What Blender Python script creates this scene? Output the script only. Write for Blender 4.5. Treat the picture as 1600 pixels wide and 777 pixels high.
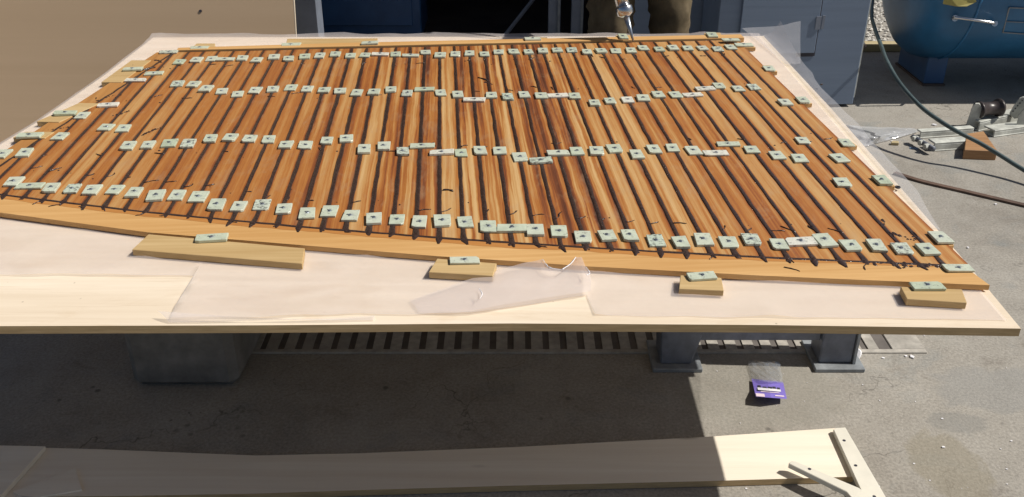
import bpy, bmesh, math, random
from mathutils import Vector, Matrix, noise
random.seed(7)
SC = bpy.context.scene
for o in list(bpy.data.objects): bpy.data.objects.remove(o)
COL = SC.collection
R = math.radians

# ------------------------------------------------------------------ camera, sky, sun, exposure
FPX, CAMH = 1470.0, 1.6
PIT = math.atan(776.0/FPX)
CP, SP = math.cos(PIT), math.sin(PIT)
cam = bpy.data.cameras.new('camera'); cam.sensor_width = 36; cam.lens = 36*FPX/1600.0
cam.clip_start = .02; cam.clip_end = 500
co = bpy.data.objects.new('camera', cam); COL.objects.link(co)
co.location = (0, 0, CAMH); co.rotation_euler = (R(90)-PIT, 0, 0)
SC.camera = co
SUN_EL, SUN_AZ = R(49.5), R(92.5)            # azimuth clockwise from +Y: almost straight from the right
W = bpy.data.worlds.new('World'); SC.world = W; W.use_nodes = True
nt = W.node_tree; nt.nodes.clear()
sky = nt.nodes.new('ShaderNodeTexSky'); sky.sky_type = 'NISHITA'; sky.sun_disc = False
sky.sun_elevation = SUN_EL; sky.sun_rotation = SUN_AZ; sky.air_density = 1.0; sky.dust_density = 1.6; sky.ozone_density = 1.0
bg = nt.nodes.new('ShaderNodeBackground'); bg.inputs[1].default_value = .052
wo = nt.nodes.new('ShaderNodeOutputWorld')
nt.links.new(sky.outputs[0], bg.inputs[0]); nt.links.new(bg.outputs[0], wo.inputs[0])
sl = bpy.data.lights.new('sun', 'SUN'); sl.energy = 4.9; sl.angle = R(.53); sl.color = (1, .95, .86)
so = bpy.data.objects.new('sun', sl); COL.objects.link(so)
sd = Vector((math.sin(SUN_AZ)*math.cos(SUN_EL), math.cos(SUN_AZ)*math.cos(SUN_EL), math.sin(SUN_EL)))
so.rotation_euler = sd.to_track_quat('Z', 'Y').to_euler(); so.location = (6, 0, 8)
SC.view_settings.view_transform = 'Standard'; SC.view_settings.look = 'None'
SC.view_settings.exposure = 0.0; SC.view_settings.gamma = 1.0; SC.view_settings.use_curve_mapping = False
SC.render.engine = 'CYCLES'
SC.cycles.max_bounces = 8; SC.cycles.transparent_max_bounces = 12

# ------------------------------------------------------------------ helpers
def at(px, py, z=0.0):
    """world point on the level z that the photograph shows at pixel px,py"""
    u = (px-800)/FPX; v = (py-388.5)/FPX
    t = (CAMH-z)/(SP+v*CP)
    return Vector((u*t, (CP-v*SP)*t, z))
def at_d(px, py, d):
    u = (px-800)/FPX; v = (py-388.5)/FPX
    t = d/(CP-v*SP)
    return Vector((u*t, d, CAMH-(SP+v*CP)*t))
def tag(o, label=None, cat=None, group=None, kind=None):
    if label: o['label'] = label
    if cat: o['category'] = cat
    if group: o['group'] = group
    if kind: o['kind'] = kind
    return o
def link(name, me, mat=None, parent=None, loc=None):
    o = bpy.data.objects.new(name, me); COL.objects.link(o)
    if mat is not None and me is not None and not me.materials: me.materials.append(mat)
    if parent is not None: o.parent = parent
    if loc is not None: o.location = loc
    return o
def empty(name, loc=(0, 0, 0), rz=0):
    o = bpy.data.objects.new(name, None); COL.objects.link(o)
    o.location = loc; o.rotation_euler = (0, 0, rz); o.empty_display_size = .05
    return o
def mesh(name, vs, fs, smooth=False):
    me = bpy.data.meshes.new(name); me.from_pydata([tuple(v) for v in vs], [], fs); me.validate(); me.update()
    if smooth:
        for p in me.polygons: p.use_smooth = True
    return me
class MB:
    def __init__(s): s.v = []; s.f = []
    def add(s, vs, fs):
        b = len(s.v); s.v += [tuple(v) for v in vs]; s.f += [tuple(i+b for i in f) for f in fs]; return s
    def box(s, x0, x1, y0, y1, z0, z1, M=None):
        vs = [Vector((x, y, z)) for z in (z0, z1) for y in (y0, y1) for x in (x0, x1)]
        if M is not None: vs = [M @ v for v in vs]
        return s.add(vs, [(0, 2, 3, 1), (4, 5, 7, 6), (0, 1, 5, 4), (1, 3, 7, 5), (3, 2, 6, 7), (2, 0, 4, 6)])
    def prism(s, pts, z0, z1):
        a = sum(pts[i][0]*pts[(i+1) % len(pts)][1]-pts[(i+1) % len(pts)][0]*pts[i][1] for i in range(len(pts)))
        if a < 0: pts = list(reversed(pts))
        n = len(pts); vs = [(p[0], p[1], z0) for p in pts]+[(p[0], p[1], z1) for p in pts]
        fs = [tuple(reversed(range(n))), tuple(range(n, 2*n))]+[(i, (i+1) % n, n+(i+1) % n, n+i) for i in range(n)]
        return s.add(vs, fs)
    def tube(s, pts, r, n=8, cap=True):
        pts = [Vector(p) for p in pts]; m = len(pts)
        rr = r if isinstance(r, (list, tuple)) else [r]*m
        vs = []; prev = None
        for i, p in enumerate(pts):
            t = (pts[min(i+1, m-1)]-pts[max(i-1, 0)]).normalized()
            if prev is None:
                a = Vector((0, 0, 1)) if abs(t.z) < .9 else Vector((1, 0, 0)); x = t.cross(a).normalized()
            else:
                x = (prev-t*prev.dot(t)).normalized()
            prev = x; y = t.cross(x)
            for k in range(n):
                q = 2*math.pi*k/n; vs.append(p+(x*math.cos(q)+y*math.sin(q))*rr[i])
        fs = [(i*n+k, i*n+(k+1) % n, (i+1)*n+(k+1) % n, (i+1)*n+k) for i in range(m-1) for k in range(n)]
        if cap: fs += [tuple(reversed(range(n))), tuple(range((m-1)*n, m*n))]
        return s.add(vs, fs)
    def build(s, name, mat, parent=None, smooth=False, bevel=0, loc=None):
        me = mesh(name, s.v, s.f, smooth)
        if bevel:
            bm = bmesh.new(); bm.from_mesh(me)
            bmesh.ops.recalc_face_normals(bm, faces=bm.faces)
            bmesh.ops.bevel(bm, geom=list(bm.edges), offset=bevel, segments=1, affect='EDGES', clamp_overlap=True)
            bm.to_mesh(me); bm.free()
        return link(name, me, mat, parent, loc)
def spline(pts, n=8):
    pts = [Vector(p) for p in pts]; out = []
    for i in range(len(pts)-1):
        p0 = pts[max(i-1, 0)]; p1 = pts[i]; p2 = pts[i+1]; p3 = pts[min(i+2, len(pts)-1)]
        for k in range(n):
            t = k/n
            out.append(.5*((2*p1)+(p2-p0)*t+(2*p0-5*p1+4*p2-p3)*t*t+(3*p1-p0-3*p2+p3)*t**3))
    out.append(pts[-1]); return out
def lerp_tab(tab, x):
    if x <= tab[0][0]: a, b = tab[0], tab[1]
    elif x >= tab[-1][0]: a, b = tab[-2], tab[-1]
    else:
        for a, b in zip(tab, tab[1:]):
            if a[0] <= x <= b[0]: break
    return a[1]+(b[1]-a[1])*(x-a[0])/(b[0]-a[0])

# ------------------------------------------------------------------ materials
class NT:
    def __init__(s, name):
        s.m = bpy.data.materials.new(name); s.m.use_nodes = True; s.t = s.m.node_tree
        s.b = s.t.nodes['Principled BSDF']; s.out = s.t.nodes['Material Output']
    def n(s, typ, **kw):
        nd = s.t.nodes.new('ShaderNode'+typ)
        for k, v in kw.items(): setattr(nd, k, v)
        return nd
    def l(s, a, b): s.t.links.new(a, b)
    def obj(s, scale=(1, 1, 1), rnd=0.0):
        tc = s.n('TexCoord'); mp = s.n('Mapping'); mp.inputs['Scale'].default_value = scale
        s.l(tc.outputs['Object'], mp.inputs['Vector'])
        if rnd:
            oi = s.n('ObjectInfo'); mu = s.n('VectorMath', operation='SCALE'); mu.inputs[0].default_value = (rnd, rnd*1.7, rnd*.6)
            s.l(oi.outputs['Random'], mu.inputs['Scale']); s.l(mu.outputs[0], mp.inputs['Location'])
        return mp.outputs[0]
    def noise(s, vec, scale=5, detail=4, rough=.55, dist=0):
        nd = s.n('TexNoise'); nd.inputs['Scale'].default_value = scale; nd.inputs['Detail'].default_value = detail
        nd.inputs['Roughness'].default_value = rough; nd.inputs['Distortion'].default_value = dist
        if vec is not None: s.l(vec, nd.inputs['Vector'])
        return nd.outputs['Fac']
    def ramp(s, fac, stops, interp='LINEAR'):
        r = s.n('ValToRGB'); e = r.color_ramp.elements; r.color_ramp.interpolation = interp
        while len(e) > 1: e.remove(e[-1])
        e[0].position = stops[0][0]; e[0].color = (*stops[0][1], 1)
        for p, c in stops[1:]:
            x = e.new(p); x.color = (*c, 1)
        s.l(fac, r.inputs[0]); return r.outputs[0]
    def math(s, op, a, b=None, clamp=False):
        m = s.n('Math', operation=op, use_clamp=clamp)
        for i, q in enumerate((a, b)):
            if q is None: continue
            if isinstance(q, (int, float)): m.inputs[i].default_value = q
            else: s.l(q, m.inputs[i])
        return m.outputs[0]
    def mix(s, fac, a, b, blend='MIX'):
        m = s.n('MixRGB', blend_type=blend)
        for i, q in enumerate((fac, a, b)):
            if isinstance(q, (int, float)): m.inputs[i].default_value = q
            elif isinstance(q, tuple): m.inputs[i].default_value = (*q, 1)
            else: s.l(q, m.inputs[i])
        return m.outputs[0]
    def col(s, c):
        if isinstance(c, tuple): s.b.inputs['Base Color'].default_value = (*c, 1)
        else: s.l(c, s.b.inputs['Base Color'])
    def bump(s, h, strength=.3, dist=.01):
        b = s.n('Bump'); b.inputs['Strength'].default_value = strength; b.inputs['Distance'].default_value = dist
        s.l(h, b.inputs['Height']); s.l(b.outputs[0], s.b.inputs['Normal'])
    def rough(s, r, spec=None):
        if isinstance(r, (int, float)): s.b.inputs['Roughness'].default_value = r
        else: s.l(r, s.b.inputs['Roughness'])
        if spec is not None: s.b.inputs['Specular IOR Level'].default_value = spec
def g3(v): return (v, v, v)
def plain(name, c, rough=.6, var=.25, scale=20, metal=0, spec=.4, bump=.15):
    N = NT(name); v = N.obj(rnd=7)
    f = N.noise(v, scale, 5, .6); f2 = N.noise(v, scale*.22, 3, .5)
    k = N.math('MULTIPLY', f, f2)
    lo = tuple(x*(1-var) for x in c); hi = tuple(min(1, x*(1+var*.8)) for x in c)
    N.col(N.ramp(k, [(.12, lo), (.42, hi)]))
    N.rough(rough, spec); N.b.inputs['Metallic'].default_value = metal
    if bump: N.bump(f, bump, .004)
    return N.m
M = {}
# teak: bands run along each plank; every plank carries its own tone and streak
N = NT('teak')
tc = N.n('TexCoord'); oi = N.n('ObjectInfo')
at1 = N.n('Attribute', attribute_type='OBJECT', attribute_name='tone'); at2 = N.n('Attribute', attribute_type='OBJECT', attribute_name='streak')
sep = N.n('SeparateXYZ'); N.l(tc.outputs['Object'], sep.inputs[0])
rn = N.math('MULTIPLY', oi.outputs['Random'], 37.0)
def tvec(sx, sy):
    c = N.n('CombineXYZ'); N.l(N.math('MULTIPLY', sep.outputs[0], sx), c.inputs[0]); N.l(N.math('MULTIPLY', sep.outputs[1], sy), c.inputs[1]); N.l(rn, c.inputs[2])
    return c.outputs[0]
wob = N.noise(tvec(10, 1.8), 1, 4, .6, .3)
across = N.math('ADD', N.math('MULTIPLY', sep.outputs[0], 34.0), N.math('MULTIPLY', N.math('SUBTRACT', wob, .5), .75))
bandv = N.n('CombineXYZ'); N.l(across, bandv.inputs[0]); N.l(rn, bandv.inputs[1]); N.l(N.math('MULTIPLY', sep.outputs[1], .40), bandv.inputs[2])
band = N.noise(bandv.outputs[0], 1.5, 4, .62)
grain = N.noise(tvec(260, 5), 1, 4, .65, .4)
fine = N.noise(tvec(900, 26), 1, 2, .6)
patch = N.noise(tvec(9, 3.2), 1, 3, .6)
f = N.math('MULTIPLY', N.math('SUBTRACT', band, .5), at2.outputs['Fac'])
f = N.math('ADD', f, at1.outputs['Fac'])
edge = N.math('ABSOLUTE', sep.outputs[0])
edge = N.math('ADD', edge, N.math('MULTIPLY', N.math('SUBTRACT', N.noise(tvec(60, 9), 1, 4, .6), .5), .010))
edge = N.ramp(N.math('MULTIPLY', edge, 30), [(.50, g3(0)), (.68, g3(.34)), (.80, g3(.5))])
f = N.math('ADD', f, N.math('MULTIPLY', edge, N.ramp(N.noise(tvec(4, 1.3), 1, 3, .6), [(.35, g3(.25)), (.62, g3(1))])))
f = N.math('ADD', f, N.math('MULTIPLY', N.math('SUBTRACT', grain, .5), .34))
f = N.math('ADD', f, N.math('MULTIPLY', N.math('SUBTRACT', patch, .5), .22))
f = N.math('ADD', f, N.math('MULTIPLY', N.math('SUBTRACT', fine, .5), .16), clamp=True)
tk = N.ramp(f, [(0, (.57, .36, .16)), (.20, (.49, .27, .098)), (.38, (.39, .152, .036)), (.56, (.275, .085, .021)), (.76, (.145, .044, .017)), (1, (.065, .024, .013))])
du_ = N.noise(tvec(22, 7), 1, 5, .7, .5)
N.col(N.mix(N.ramp(du_, [(.52, g3(0)), (.72, g3(.38))]), tk, (.40, .27, .155)))
N.rough(N.ramp(grain, [(.3, g3(.42)), (.7, g3(.62))]), .45); N.bump(grain, .25, .0015)
M['teak'] = N.m
def wood(name, c1, c2, axis=0, gscale=1.0, rough=.6, rnd=9, knots=False):
    N = NT(name); s = [70*gscale, 70*gscale, 70*gscale]; s[axis] = 2.4*gscale
    v = N.obj(tuple(s), rnd); g = N.noise(v, 1, 5, .6, .5)
    s2 = [7*gscale, 7*gscale, 7*gscale]; s2[axis] = 1.1*gscale
    p = N.noise(N.obj(tuple(s2), rnd), 1, 3, .5, .8)
    k = N.math('ADD', N.math('MULTIPLY', g, .55), N.math('MULTIPLY', p, .45))
    c = N.ramp(k, [(.36, c2), (.5, tuple((a+b)/2 for a, b in zip(c1, c2))), (.62, c1)])
    if knots:
        vo = N.n('TexVoronoi'); N.l(N.obj((2.2, 7, 5), rnd), vo.inputs['Vector']); vo.inputs['Scale'].default_value = 1.0
        c = N.mix(N.ramp(vo.outputs['Distance'], [(.0, g3(1)), (.06, g3(.7)), (.1, g3(0))]), c, tuple(x*.45 for x in c2))
    if name == 'plywood_face':
        q = N.noise(N.obj((1.4, 4, 1)), 2.3, 5, .7, .7); c = N.mix(N.ramp(q, [(.52, g3(0)), (.72, g3(.5))]), c, (.60, .455, .30))
        q2 = N.noise(N.obj((2, 60, 1)), 3, 4, .7, .3); c = N.mix(N.ramp(q2, [(.60, g3(0)), (.72, g3(.4))]), c, (.50, .37, .23))
        vk = N.n('TexVoronoi'); vk.inputs['Scale'].default_value = 23; N.l(N.obj(), vk.inputs['Vector'])
        c = N.mix(N.math('MULTIPLY', N.ramp(vk.outputs['Distance'], [(.03, g3(1)), (.07, g3(0))]), N.ramp(N.noise(N.obj(), 5, 2), [(.52, g3(0)), (.6, g3(.7))])), c, (.22, .17, .12))
    N.col(c); N.rough(rough, .35); N.bump(g, .2, .002)
    return N.m
M['batten'] = wood('batten_wood', (.66, .405, .17), (.52, .285, .10), 0, 1)
M['margin'] = wood('teak_margin', (.45, .22, .068), (.34, .15, .042), 1, 1)
M['block'] = wood('block_wood', (.56, .40, .20), (.44, .29, .125), 0, 1.3)
M['block_y'] = wood('block_wood_across', (.60, .38, .165), (.46, .27, .10), 1, 1.3)
M['ply'] = wood('plywood_face', (.82, .71, .57), (.70, .58, .44), 0, .55, .55, 0)
M['ply_floor'] = wood('pale_plywood', (.86, .79, .67), (.76, .665, .54), 0, .5, .55, 3, True)
M['ply_lean'] = wood('brown_plywood', (.61, .445, .295), (.55, .395, .255), 0, .14, .7, 5)
# plywood edge: thin layers
N = NT('plywood_edge'); v = N.obj((3, 3, 310)); wv = N.n('TexWave', wave_type='BANDS', bands_direction='Z'); wv.inputs['Scale'].default_value = .32; wv.inputs['Distortion'].default_value = 1.2
N.l(v, wv.inputs['Vector']); nn = N.noise(N.obj((18, 18, 200)), 1, 4, .6)
N.col(N.mix(N.ramp(nn, [(.35, g3(0)), (.65, g3(.6))]), N.ramp(wv.outputs['Fac'], [(.25, (.48, .335, .17)), (.75, (.62, .46, .265))]), (.36, .25, .13)))
N.rough(.75, .25); M['ply_edge'] = N.m
# pads
def padmat(name, c, dirt):
    N = NT(name); v = N.obj(rnd=11); f = N.noise(v, 45, 4, .6); d = N.noise(v, 110, 4, .65)
    c2 = tuple(x*.80 for x in c)
    base = N.ramp(f, [(.35, c2), (.65, c)])
    oi = N.n('ObjectInfo'); base = N.mix(N.math('MULTIPLY', oi.outputs['Random'], .45), base, (.60, .61, .52))
    base = N.mix(N.ramp(d, [(.60-dirt*.14, g3(0)), (.70-dirt*.08, g3(min(1, .55+dirt*.5)))]), base, (.12, .12, .11))
    tcn = N.n('TexCoord'); ln = N.n('VectorMath', operation='LENGTH'); N.l(tcn.outputs['Object'], ln.inputs[0])
    rad = N.math('ADD', ln.outputs['Value'], N.math('MULTIPLY', N.math('SUBTRACT', N.noise(v, 140, 4, .7), .5), .022))
    base_n = N.mix(N.ramp(N.math('MULTIPLY', rad, 50), [(.24, g3(.62)), (.62, g3(0))]), base, (.20, .225, .27))
    N.col(base_n)
    N.rough(.35, .5)
    return N.m
M['pad_green'] = padmat('pad_pale_green', (.555, .61, .485), .2)
M['pad_white'] = padmat('pad_whitish', (.76, .74, .655), .35)
M['pad_dull'] = padmat('pad_dull_green', (.50, .57, .425), .25)
M['pad_dirty'] = padmat('pad_smeared_green', (.56, .64, .53), .8)
M['screw'] = plain('screw_steel', (.20, .22, .26), .4, .4, 300, .6)
# sealant
N = NT('sealant'); v = N.obj(); f = N.noise(v, 180, 3, .6); N.col(N.ramp(f, [(.3, (.030, .018, .015)), (.7, (.062, .037, .029))])); N.rough(.22, .5); N.bump(f, .5, .003); M['caulk'] = N.m
# concrete yard
N = NT('concrete'); v = N.obj()
a = N.noise(v, 1.1, 5, .6, .4); b = N.noise(v, 9, 6, .65); c = N.noise(v, 120, 4, .7); d = N.noise(v, 3.2, 4, .6, 1.2)
base = N.ramp(N.math('ADD', N.math('MULTIPLY', a, .6), N.math('MULTIPLY', b, .4)), [(.33, (.215, .196, .17)), (.5, (.29, .269, .237)), (.67, (.345, .322, .286))])
base = N.mix(N.ramp(d, [(.56, g3(0)), (.72, g3(.55))]), base, (.20, .215, .215))
base = N.mix(N.ramp(N.noise(v, 5.5, 5, .7, .6), [(.60, g3(0)), (.75, g3(.55))]), base, (.12, .098, .078))
base = N.mix(.55, base, N.ramp(c, [(.3, g3(.28)), (.7, g3(.78))]), 'OVERLAY')
vo = N.n('TexVoronoi'); vo.inputs['Scale'].default_value = 38; vo.inputs['Randomness'].default_value = 1; N.l(v, vo.inputs['Vector'])
sp = N.ramp(vo.outputs['Distance'], [(.05, g3(1)), (.10, g3(0))]); sp = N.math('MULTIPLY', sp, N.ramp(N.noise(v, 2.6, 3, .6), [(.52, g3(0)), (.66, g3(.5))]))
base = N.mix(sp, base, (.48, .47, .44))
vo2 = N.n('TexVoronoi'); vo2.inputs['Scale'].default_value = 16; N.l(v, vo2.inputs['Vector'])
sp2 = N.math('MULTIPLY', N.ramp(vo2.outputs['Distance'], [(.08, g3(1)), (.16, g3(0))]), N.ramp(N.noise(v, 3.7, 3, .6), [(.52, g3(0)), (.62, g3(.7))]))
base = N.mix(sp2, base, (.085, .078, .07))
def stain(cx, cy, sx, sy, colr, amt, base):
    mp = N.n('Mapping'); mp.inputs['Location'].default_value = (-cx/sx, -cy/sy, 0); mp.inputs['Scale'].default_value = (1/sx, 1/sy, 0)
    tc = N.n('TexCoord'); N.l(tc.outputs['Object'], mp.inputs[0])
    ln = N.n('VectorMath', operation='LENGTH'); N.l(mp.outputs[0], ln.inputs[0])
    q = N.math('ADD', ln.outputs['Value'], N.math('MULTIPLY', N.math('SUBTRACT', N.noise(v, 11, 5, .6, .8), .5), 1.1))
    return N.mix(N.ramp(q, [(.78, g3(amt)), (.92, g3(amt*.55)), (1.05, g3(0))]), base, colr)
vc = N.n('TexVoronoi', feature='DISTANCE_TO_EDGE'); vc.inputs['Scale'].default_value = 1.15
wv_ = N.n('VectorMath', operation='ADD'); nz = N.n('TexNoise'); nz.inputs['Scale'].default_value = 3.5; nz.inputs['Detail'].default_value = 5; N.l(v, nz.inputs['Vector']); N.l(v, wv_.inputs[0]); N.l(nz.outputs['Color'], wv_.inputs[1]); N.l(wv_.outputs[0], vc.inputs['Vector'])
ck = N.math('MULTIPLY', N.ramp(vc.outputs['Distance'], [(.0, g3(1)), (.005, g3(0))]), N.ramp(N.noise(v, 1.7, 2, .5), [(.46, g3(0)), (.60, g3(.8))]))
base = N.mix(ck, base, (.07, .062, .054))
dust = N.noise(v, 2.1, 6, .72, .9); base = N.mix(N.ramp(dust, [(.5, g3(0)), (.75, g3(.45))]), base, (.40, .385, .355))
s1 = at(1490, 735); base = stain(s1.x, s1.y, .10, .17, (.225, .195, .13), .42, base)
s2 = at(1500, 660); base = stain(s2.x, s2.y, .09, .05, (.19, .19, .18), .4, base)
s3 = at(1560, 610); base = stain(s3.x, s3.y, .2, .12, (.21, .215, .215), .35, base)
s4 = at(1180, 610); base = stain(s4.x, s4.y, .25, .2, (.24, .23, .195), .35, base)
N.col(base); N.rough(.8, .3); N.bump(N.math('ADD', N.math('MULTIPLY', b, .5), N.math('MULTIPLY', c, .5)), .5, .006)
M['concrete'] = N.m
# plastic film: thin milky sheet
def film(name, c, a, rough=.35):
    N = NT(name); N.t.nodes.remove(N.b)
    tr = N.n('BsdfTransparent'); df = N.n('BsdfDiffuse'); tl = N.n('BsdfTranslucent'); gl = N.n('BsdfGlossy')
    for q in (df, tl): q.inputs['Color'].default_value = (*c, 1)
    gl.inputs['Roughness'].default_value = rough
    m1 = N.n('MixShader'); m1.inputs[0].default_value = .45; N.l(df.outputs[0], m1.inputs[1]); N.l(tl.outputs[0], m1.inputs[2])
    m2 = N.n('MixShader'); N.l(tr.outputs[0], m2.inputs[1]); N.l(m1.outputs[0], m2.inputs[2])
    f = N.noise(N.obj(), 6, 4, .6); N.l(N.ramp(f, [(.3, g3(a*.85)), (.7, g3(min(1, a*1.12)))]), m2.inputs[0])
    m3 = N.n('MixShader'); m3.inputs[0].default_value = .22 if rough < .2 else .045; N.l(m2.outputs[0], m3.inputs[1]); N.l(gl.outputs[0], m3.inputs[2])
    bp = N.n('Bump'); bp.inputs['Strength'].default_value = .35; bp.inputs['Distance'].default_value = .004
    N.l(N.noise(N.obj(), 22, 3, .6, .6), bp.inputs['Height'])
    N.l(bp.outputs[0], gl.inputs['Normal'])
    N.l(m3.outputs[0], N.out.inputs['Surface'])
    return N.m
M['film'] = film('milky_plastic_film', (.89, .84, .855), .36, .32)
M['film_clear'] = film('clear_plastic_film', (.84, .84, .90), .22, .5)
M['bag'] = film('clear_plastic_bag', (.92, .95, 1.0), .55, .13)
M['bluegrey'] = wood('blue_grey_paint', (.205, .262, .36), (.176, .226, .312), 0, .5, .55, 3)
M['bluegrey2'] = plain('blue_grey_paint_plain', (.20, .225, .28), .5, .25, 9)
M['navy'] = plain('navy_paint', (.05, .13, .29), .4, .25, 7)
M['tank'] = plain('tank_blue_paint', (.030, .165, .36), .42, .35, 5, 0, .5)
M['dark'] = plain('dark_boards', (.10, .078, .07), .8, .3, 6)  # on the shed walls and roof this dark tone carries interior shade
M['darkfloor'] = plain('shade_dark_floor', (.12, .09, .075), .8, .35, 5)  # floor toned dark so its colour carries the shade under the roof
M['galv'] = plain('chalky_white_steel', (.50, .51, .47), .55, .35, 26, .0, .5)
M['steel'] = plain('blue_grey_steel', (.16, .175, .215), .5, .35, 24, .1)
M['steel_edge'] = plain('worn_steel_plate', (.27, .29, .31), .55, .3, 40, .1)
M['rubber'] = plain('dark_rubber', (.045, .036, .036), .35, .3, 30)
M['hose'] = plain('grey_green_hose', (.075, .105, .11), .4, .25, 30)
M['pipe'] = plain('rusty_brown_bar', (.12, .075, .055), .6, .4, 25)
M['wood_red'] = wood('reddish_offcut', (.42, .24, .115), (.30, .155, .07), 0, 1.4)
M['cream'] = plain('cream_paint', (.74, .71, .62), .5, .10, 22)
M['grate'] = plain('cast_concrete_grate', (.40, .375, .335), .8, .3, 45)
M['pit'] = plain('drain_slot_shade', (.14, .125, .115), .9, .3, 20)  # dark tone stands in for the shade down in the drain slots
M['purple'] = plain('purple_card', (.20, .155, .52), .35, .12, 30)
M['white'] = plain('white_print', (.78, .77, .80), .5, .06, 40)
M['black'] = plain('black_print', (.04, .04, .055), .5, .2, 40)
M['pinkprint'] = plain('pink_print', (.80, .66, .72), .4, .08, 40)
M['yellow'] = plain('faded_yellow', (.44, .38, .12), .5, .2, 30)
M['support'] = plain('grey_cement', (.20, .19, .178), .85, .35, 18)
M['chrome'] = plain('bright_metal', (.62, .63, .66), .22, .12, 30, 1.0, .5, 0)
M['nozzle'] = plain('grey_blue_nozzle', (.30, .34, .40), .30, .12, 30, .7, .5, 0)
M['trouser'] = plain('work_trousers', (.15, .118, .076), .9, .45, 14, 0, .1, .8)
M['shirt'] = plain('grey_shirt', (.12, .13, .15), .9, .2, 20, 0, .1, .5)
M['skin'] = plain('skin', (.42, .25, .17), .55, .1, 20)
M['hair'] = plain('dark_hair', (.03, .022, .018), .6, .3, 60)
M['boot'] = plain('boot_leather', (.05, .04, .032), .6, .3, 30)
M['kerb'] = wood('pale_timber', (.52, .44, .26), (.40, .32, .18), 0, .8)

# ------------------------------------------------------------------ ground and shed
ground = link('ground', mesh('ground', [(-90, -60, 0), (90, -60, 0), (90, 120, 0), (-90, 120, 0)], [(0, 1, 2, 3)]), M['concrete'])
tag(ground, kind='structure')
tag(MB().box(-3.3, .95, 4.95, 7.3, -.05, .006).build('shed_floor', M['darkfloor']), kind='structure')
shed = empty('storage_shed', (0, 4.8, 0))
tag(shed, 'dark open shed behind the table with blue grey posts', 'shed')
def sp_(name, mat, *bx):
    m = MB()
    for b in bx: m.box(b[0], b[1], b[2]-4.8, b[3]-4.8, b[4], b[5])
    return m.build(name, M[mat], shed, bevel=.003)
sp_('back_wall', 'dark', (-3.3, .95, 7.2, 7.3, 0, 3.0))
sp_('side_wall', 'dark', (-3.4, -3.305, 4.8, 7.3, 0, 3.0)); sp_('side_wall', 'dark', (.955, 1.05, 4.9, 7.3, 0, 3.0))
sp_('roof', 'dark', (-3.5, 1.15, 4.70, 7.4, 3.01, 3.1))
sp_('front_wall', 'bluegrey2', (-3.3, -1.08, 4.85, 4.9, 0, 3.0))
a0, a1 = at_d(462, 20, 4.7).x-.02, at_d(495, 20, 4.7).x
sp_('column', 'bluegrey2', (a0, a1, 4.7, 4.84, 0, 3.0))
a0, a1 = at_d(983, 30, 4.85).x-.03, at_d(1123, 30, 4.85).x
sp_('door_panel', 'bluegrey', (a0, a1, 4.85, 4.9, .01, 3.0))
for x0, x1 in ((857, 876), (893, 912)):
    a0, a1 = at_d(x0, 20, 5.1).x, at_d(x1, 20, 5.1).x
    p = sp_('post', 'bluegrey2', (a0, a1, 5.1, 5.16, .007, 3.0))
    MB().box(a1-.016, a1-.004, .287, .2995, .01, 2.49).build('post_flange', M['steel_edge'], p)
m = MB(); q0 = at_d(812, 26, 5.3); q1 = at_d(842, -12, 5.3); q1 = q0+(q1-q0)*9; q0 = q0-(q1-q0)*.1
m.tube([q0-Vector((0, 4.8, 0)), q1-Vector((0, 4.8, 0))], .012, 6); m.build('brace', M['bluegrey2'], shed)
# navy cabinet in the shed
q0 = at_d(486, 30, 5.55); q1 = at_d(658, 30, 5.55)
nav = empty('navy_cabinet', ((q0.x+q1.x)/2, 5.75, .006)); w = (q1.x-q0.x)/2
tag(nav, 'dark navy blue steel cabinet standing in the shed doorway', 'cabinet')
MB().box(-w, w, -.2, .25, .085, 1.1).build('body', M['navy'], nav, bevel=.006)
MB().box(-w+.02, w-.02, -.17, .22, .0, .084).build('plinth', M['dark'], nav)
MB().box(-w+.03, w-.05, -.212, -.2005, .16, 1.06).build('door', M['navy'], nav, bevel=.003)
# ------------------------------------------------------------------ leaning plywood sheet
lean = empty('plywood_sheet', (-2.22, 4.06, .0)); lean.rotation_euler = (R(-13), 0, R(1.0))
tag(lean, 'large brown plywood sheet leaning upright behind the table at left', 'plywood sheet')
xr = at_d(459.5, 25, 4.18).x+2.22
MB().box(xr-2.44, xr-.0035, 0, .012, 0, 1.22).build('face', M['ply_lean'], lean)
MB().box(xr-.003, xr, -.0005, .0125, .0, 1.22).build('edge', M['ply'], lean)  # paler than the face: the sunlit brightness of this side is painted in
hp = at_d(313.5, 18, 4.20)
MB().prism([(math.cos(k*.785)*.007, math.sin(k*.785)*.006) for k in range(8)], 0, .002).build('knot_hole', M['black'], lean)
kh = lean.children[-1]; kh.rotation_euler = (R(90), 0, 0); kh.location = (hp.x+2.22, -.0008, hp.z/math.cos(R(13)))

# ------------------------------------------------------------------ blue grey cabinet at right
c0 = at_d(1121, 30, 4.55).x; c1 = at_d(1336, 160, 4.55).x
cab = empty('painted_cabinet', ((c0+c1)/2, 4.55, 0), R(4)); w = (c1-c0)/2
tag(cab, 'blue grey painted plywood cabinet with a hatch door beside the tank', 'cabinet')
MB().box(-w, w, .0, .30, .015, 1.5).build('body', M['bluegrey'], cab, bevel=.003)
MB().box(w+.0005, w+.006, .004, .296, .05, 1.49).build('sunlit_side', M['galv'], cab)  # pale strip, sunlight on the cabinet's right side put into its colour
for sx in (-1, 1): MB().box(sx*(w-.05)-.02, sx*(w-.05)+.02, .05, .25, 0, .0145).build('foot', M['dark'], cab)
d1 = at_d(1276, 70, 4.54); d0 = at_d(1150, 84, 4.54); dx = (c0+c1)/2
dz = at_d(1260, 83, 4.54).z
MB().box(d0.x-dx, d1.x-dx-.006, -.017, -.001, dz, 1.4).build('hatch_door', M['bluegrey'], cab, bevel=.0015)
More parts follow.
